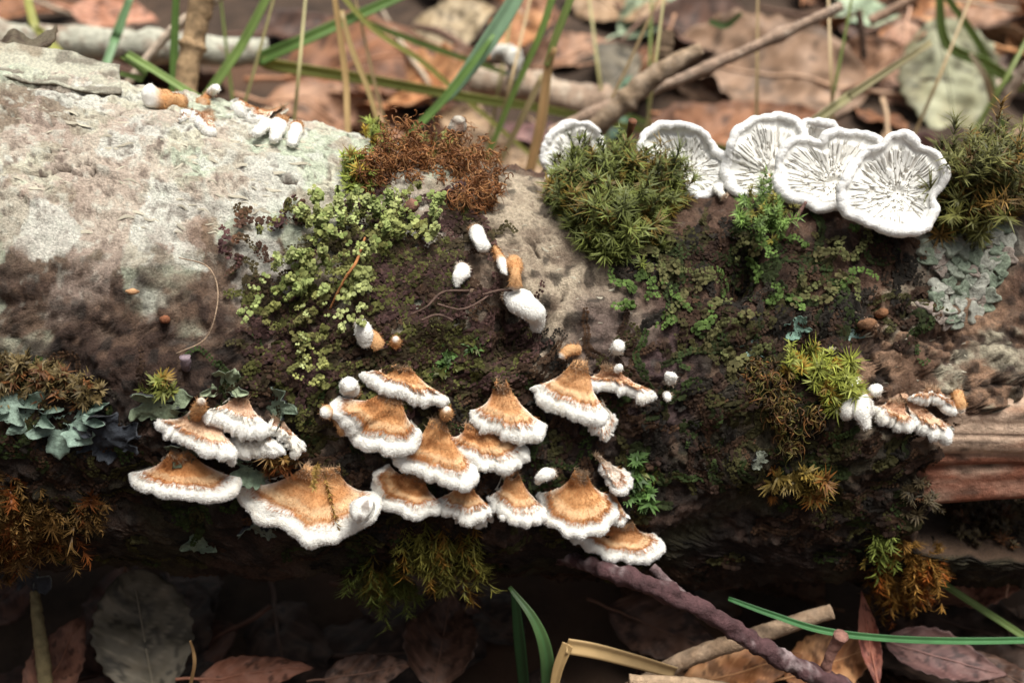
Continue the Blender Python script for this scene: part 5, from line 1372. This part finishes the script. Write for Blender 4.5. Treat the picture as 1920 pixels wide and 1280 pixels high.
stick('dead_branch', 'pale lichened branch lying behind the log at top left', [ony(-80, 65, 1.75), ony(80, 78, 1.75), ony(220, 90, 1.72), ony(360, 92, 1.7), ony(500, 100, 1.7)], [.062, .060, .055, .052, .045], (0.42, 0.41, 0.33), 'branch', 18, 0.12, 1, (0.26, 0.19, 0.14), 'branches behind the log', knots=4)
stick('dead_stalk', 'thick tan stalk standing behind the crest fungi', [ony(350, 200, 0.8), ony(352, 140, 0.84), ony(368, 60, 0.9), ony(390, -40, 0.95)], [.030, .029, .031, .030], (0.36, 0.24, 0.13), 'stalk', 14, 0.10, 2, (0.26, 0.17, 0.09), knots=1)
stick('dead_stalk', 'thin pale stem leaning across the pale branch', [ony(225, 180, 1.0), ony(270, 115, 1.05), ony(335, 45, 1.1), ony(420, -10, 1.15)], [.011, .012, .013, .012], (0.48, 0.38, 0.29), 'stalk', 8, 0.08, 3)
stick('dead_branch', 'fawn branch in the litter right of the large russet leaf', [ony(880, 150, 2.0), ony(960, 160, 2.0), ony(1060, 180, 1.95), ony(1160, 200, 1.9)], [.05, .062, .066, .06], (0.34, 0.24, 0.17), 'branch', 16, 0.15, 4, (0.42, 0.34, 0.26), 'branches behind the log', knots=3)
stick('dead_branch', 'hooked white-crusted twig end beside the broad blade', [ony(925, 105, 1.85), ony(950, 100, 1.83), ony(966, 125, 1.8), ony(960, 172, 1.8)], [.022, .034, .030, .020], (0.55, 0.54, 0.48), 'branch', 12, 0.3, 5, (0.28, 0.24, 0.20), 'branches behind the log')
stick('twig', 'long fawn twig slanting up behind the gilled row', [ony(1030, 250, 1.15), ony(1150, 195, 1.15), ony(1280, 148, 1.15), ony(1420, 85, 1.16), ony(1580, 10, 1.18)], [.017, .018, .017, .016, .014], (0.36, 0.25, 0.18), 'twig', 10, 0.1, 6, (0.46, 0.36, 0.28), 'twigs behind the gilled row', knots=4)
stick('twig', 'stout broken twig crossing the long fawn one', [ony(1085, 265, 1.0), ony(1150, 205, 1.0), ony(1215, 150, 1.02), ony(1262, 118, 1.03), ony(1312, 92, 1.05)], [.032, .030, .032, .026, .016], (0.27, 0.19, 0.12), 'twig', 12, 0.15, 7, (0.36, 0.27, 0.19), 'twigs behind the gilled row', knots=2)
stick('twig', 'dark upright twig behind the stout broken one', [ony(1240, 150, 1.3), ony(1245, 100, 1.32), ony(1250, 60, 1.35)], [.022, .026, .024], (0.15, 0.10, 0.06), 'twig', 10, 0.2, 8)
stick('twig', 'dark stem in the gap right of the big brown leaf', [ony(1620, 110, 1.9), ony(1616, 60, 1.92), ony(1610, 20, 1.95)], [.012, .012, .012], (0.10, 0.06, 0.04), 'twig', 8, 0.1, 9)
stick('twig', 'brown twig at the top edge right of the gilled row', [ony(1630, 40, 2.0), ony(1680, 15, 2.0), ony(1740, -20, 2.0)], [.018, .018, .016], (0.34, 0.22, 0.15), 'twig', 8, 0.1, 10)
stick('twig', 'fawn twig forking at the right edge', [ony(1930, 120, 1.7), ony(1895, 170, 1.7), ony(1870, 215, 1.7)], [.02, .018, .014], (0.42, 0.33, 0.25), 'twig', 8, 0.1, 11)
stick('twig', 'tan straw lying behind the broken end', [ony(1850, 640, 0.35), ony(1885, 670, 0.35), ony(1930, 700, 0.35)], [.012, .013, .012], (0.46, 0.30, 0.19), 'twig', 8, 0.1, 12)
# front
stick('twig', 'thick purple-brown twig running to the lower right', [ony(960, 1010, -0.25), ony(1100, 1058, -0.47), ony(1240, 1108, -0.55), ony(1340, 1158, -0.58), ony(1450, 1225, -0.60), ony(1600, 1300, -0.62)], [.013, .015, .017, .018, .019, .020], (0.075, 0.036, 0.038), 'twig', 18, 0.32, 21, (0.26, 0.20, 0.20), 'twigs in front of the log', knots=5, n=110)
stick('twig', 'thin dark side twig above the purple-brown one', [ony(1222, 1062, -0.50), ony(1250, 1090, -0.52), ony(1290, 1125, -0.55)], [.010, .010, .011], (0.13, 0.085, 0.085), 'twig', 10, 0.15, 22, (0.2, 0.15, 0.15), 'twigs in front of the log')
stick('twig', 'pale flat straw passing under the purple-brown twig', [ony(1170, 1300, -0.52), ony(1290, 1235, -0.50), ony(1420, 1190, -0.48), ony(1560, 1145, -0.45)], [.018, .019, .019, .016], (0.34, 0.24, 0.16), 'twig', 10, 0.1, 23, (0.24, 0.16, 0.10), 'twigs in front of the log')
stick('twig', 'second pale straw at the bottom edge', [ony(1180, 1275, -0.62), ony(1290, 1280, -0.62), ony(1400, 1295, -0.62)], [.012, .012, .012], (0.40, 0.28, 0.18), 'twig', 8, 0.1, 24, None, 'twigs in front of the log')
stick('twig', 'short reddish stub twig with flared top', [ony(1545, 1262, -0.60), ony(1556, 1230, -0.59), ony(1570, 1202, -0.58), ony(1578, 1190, -0.58)], [.012, .010, .012, .016], (0.26, 0.13, 0.10), 'twig', 10, 0.12, 25, None, 'twigs in front of the log')
stick('twig', 'bleached straw on the floor below the broken end', [ony(1690, 1120, -0.32), ony(1760, 1080, -0.32), ony(1830, 1045, -0.30), ony(1890, 1010, -0.28)], [.014, .015, .015, .013], (0.46, 0.34, 0.22), 'twig', 8, 0.1, 26, None, 'twigs in front of the log')
stick('dead_stalk', 'pale stalk rising in the dark bottom left corner', [ony(88, 1310, -0.50), ony(80, 1230, -0.44), ony(72, 1170, -0.38), ony(64, 1110, -0.30)], [.016, .015, .013, .010], (0.30, 0.24, 0.12), 'stalk', 10, 0.1, 27)

rgs = np.random.RandomState(91)
for k in range(16):
    px = rgs.uniform(430, 1900); y0 = rgs.uniform(0.9, 2.2); dx = rgs.uniform(-160, 160)
    cc = [(0.46, 0.34, 0.18), (0.40, 0.36, 0.16), (0.24, 0.30, 0.09)][k % 3]
    blade(['pale straw', 'yellowish straw', 'thin green stalk'][k % 3] + ' leaning ' + ('left' if dx < 0 else 'right') + ' in the blur ' + ('above the rusty moss mat' if px < 960 else 'above the green cushion' if px < 1300 else 'above the gilled fungi' if px < 1700 else 'above the right cushion'), [(px, 250), (px + dx * .45, 130), (px + dx, -30)], [6, 6, 4], [y0, y0 + .05, y0 + .1 + .3 * rgs.rand()], cc, seed=k + 50)
# scattered litter twigs
def litter_twigs():
    rg = np.random.RandomState(5)
    for k in range(26):
        y = rg.uniform(1.0, 4.6); x = rg.uniform(-1, 1) * (1.5 + 0.5 * y); a = rg.uniform(0, 3.14); L = rg.uniform(.3, .9)
        z = float(ground_z(x, y)) + rg.uniform(.05, .2)
        P = [np.array([x - math.cos(a) * L / 2, y - math.sin(a) * L / 2, z - .04]), np.array([x, y, z + .03 * rg.randn()]), np.array([x + math.cos(a) * L / 2, y + math.sin(a) * L / 2, z + .05 * rg.randn()])]
        r = rg.uniform(.008, .022)
        c = [(0.3, 0.2, 0.13), (0.42, 0.34, 0.25), (0.17, 0.10, 0.07)][k % 3]
        stick('twig', ('brown', 'pale', 'dark')[k % 3] + ' loose twig ' + ('near' if y < 2.2 else 'in the middle of' if y < 3.4 else 'far back in') + ' the blurred litter ' + ('at left' if x < -0.7 else 'at centre' if x < 0.7 else 'at right'), P, [r, r, r * .7], c, 'twig', 7, 0.1, k + 40, None, 'litter twigs behind the log', n=14)
litter_twigs()
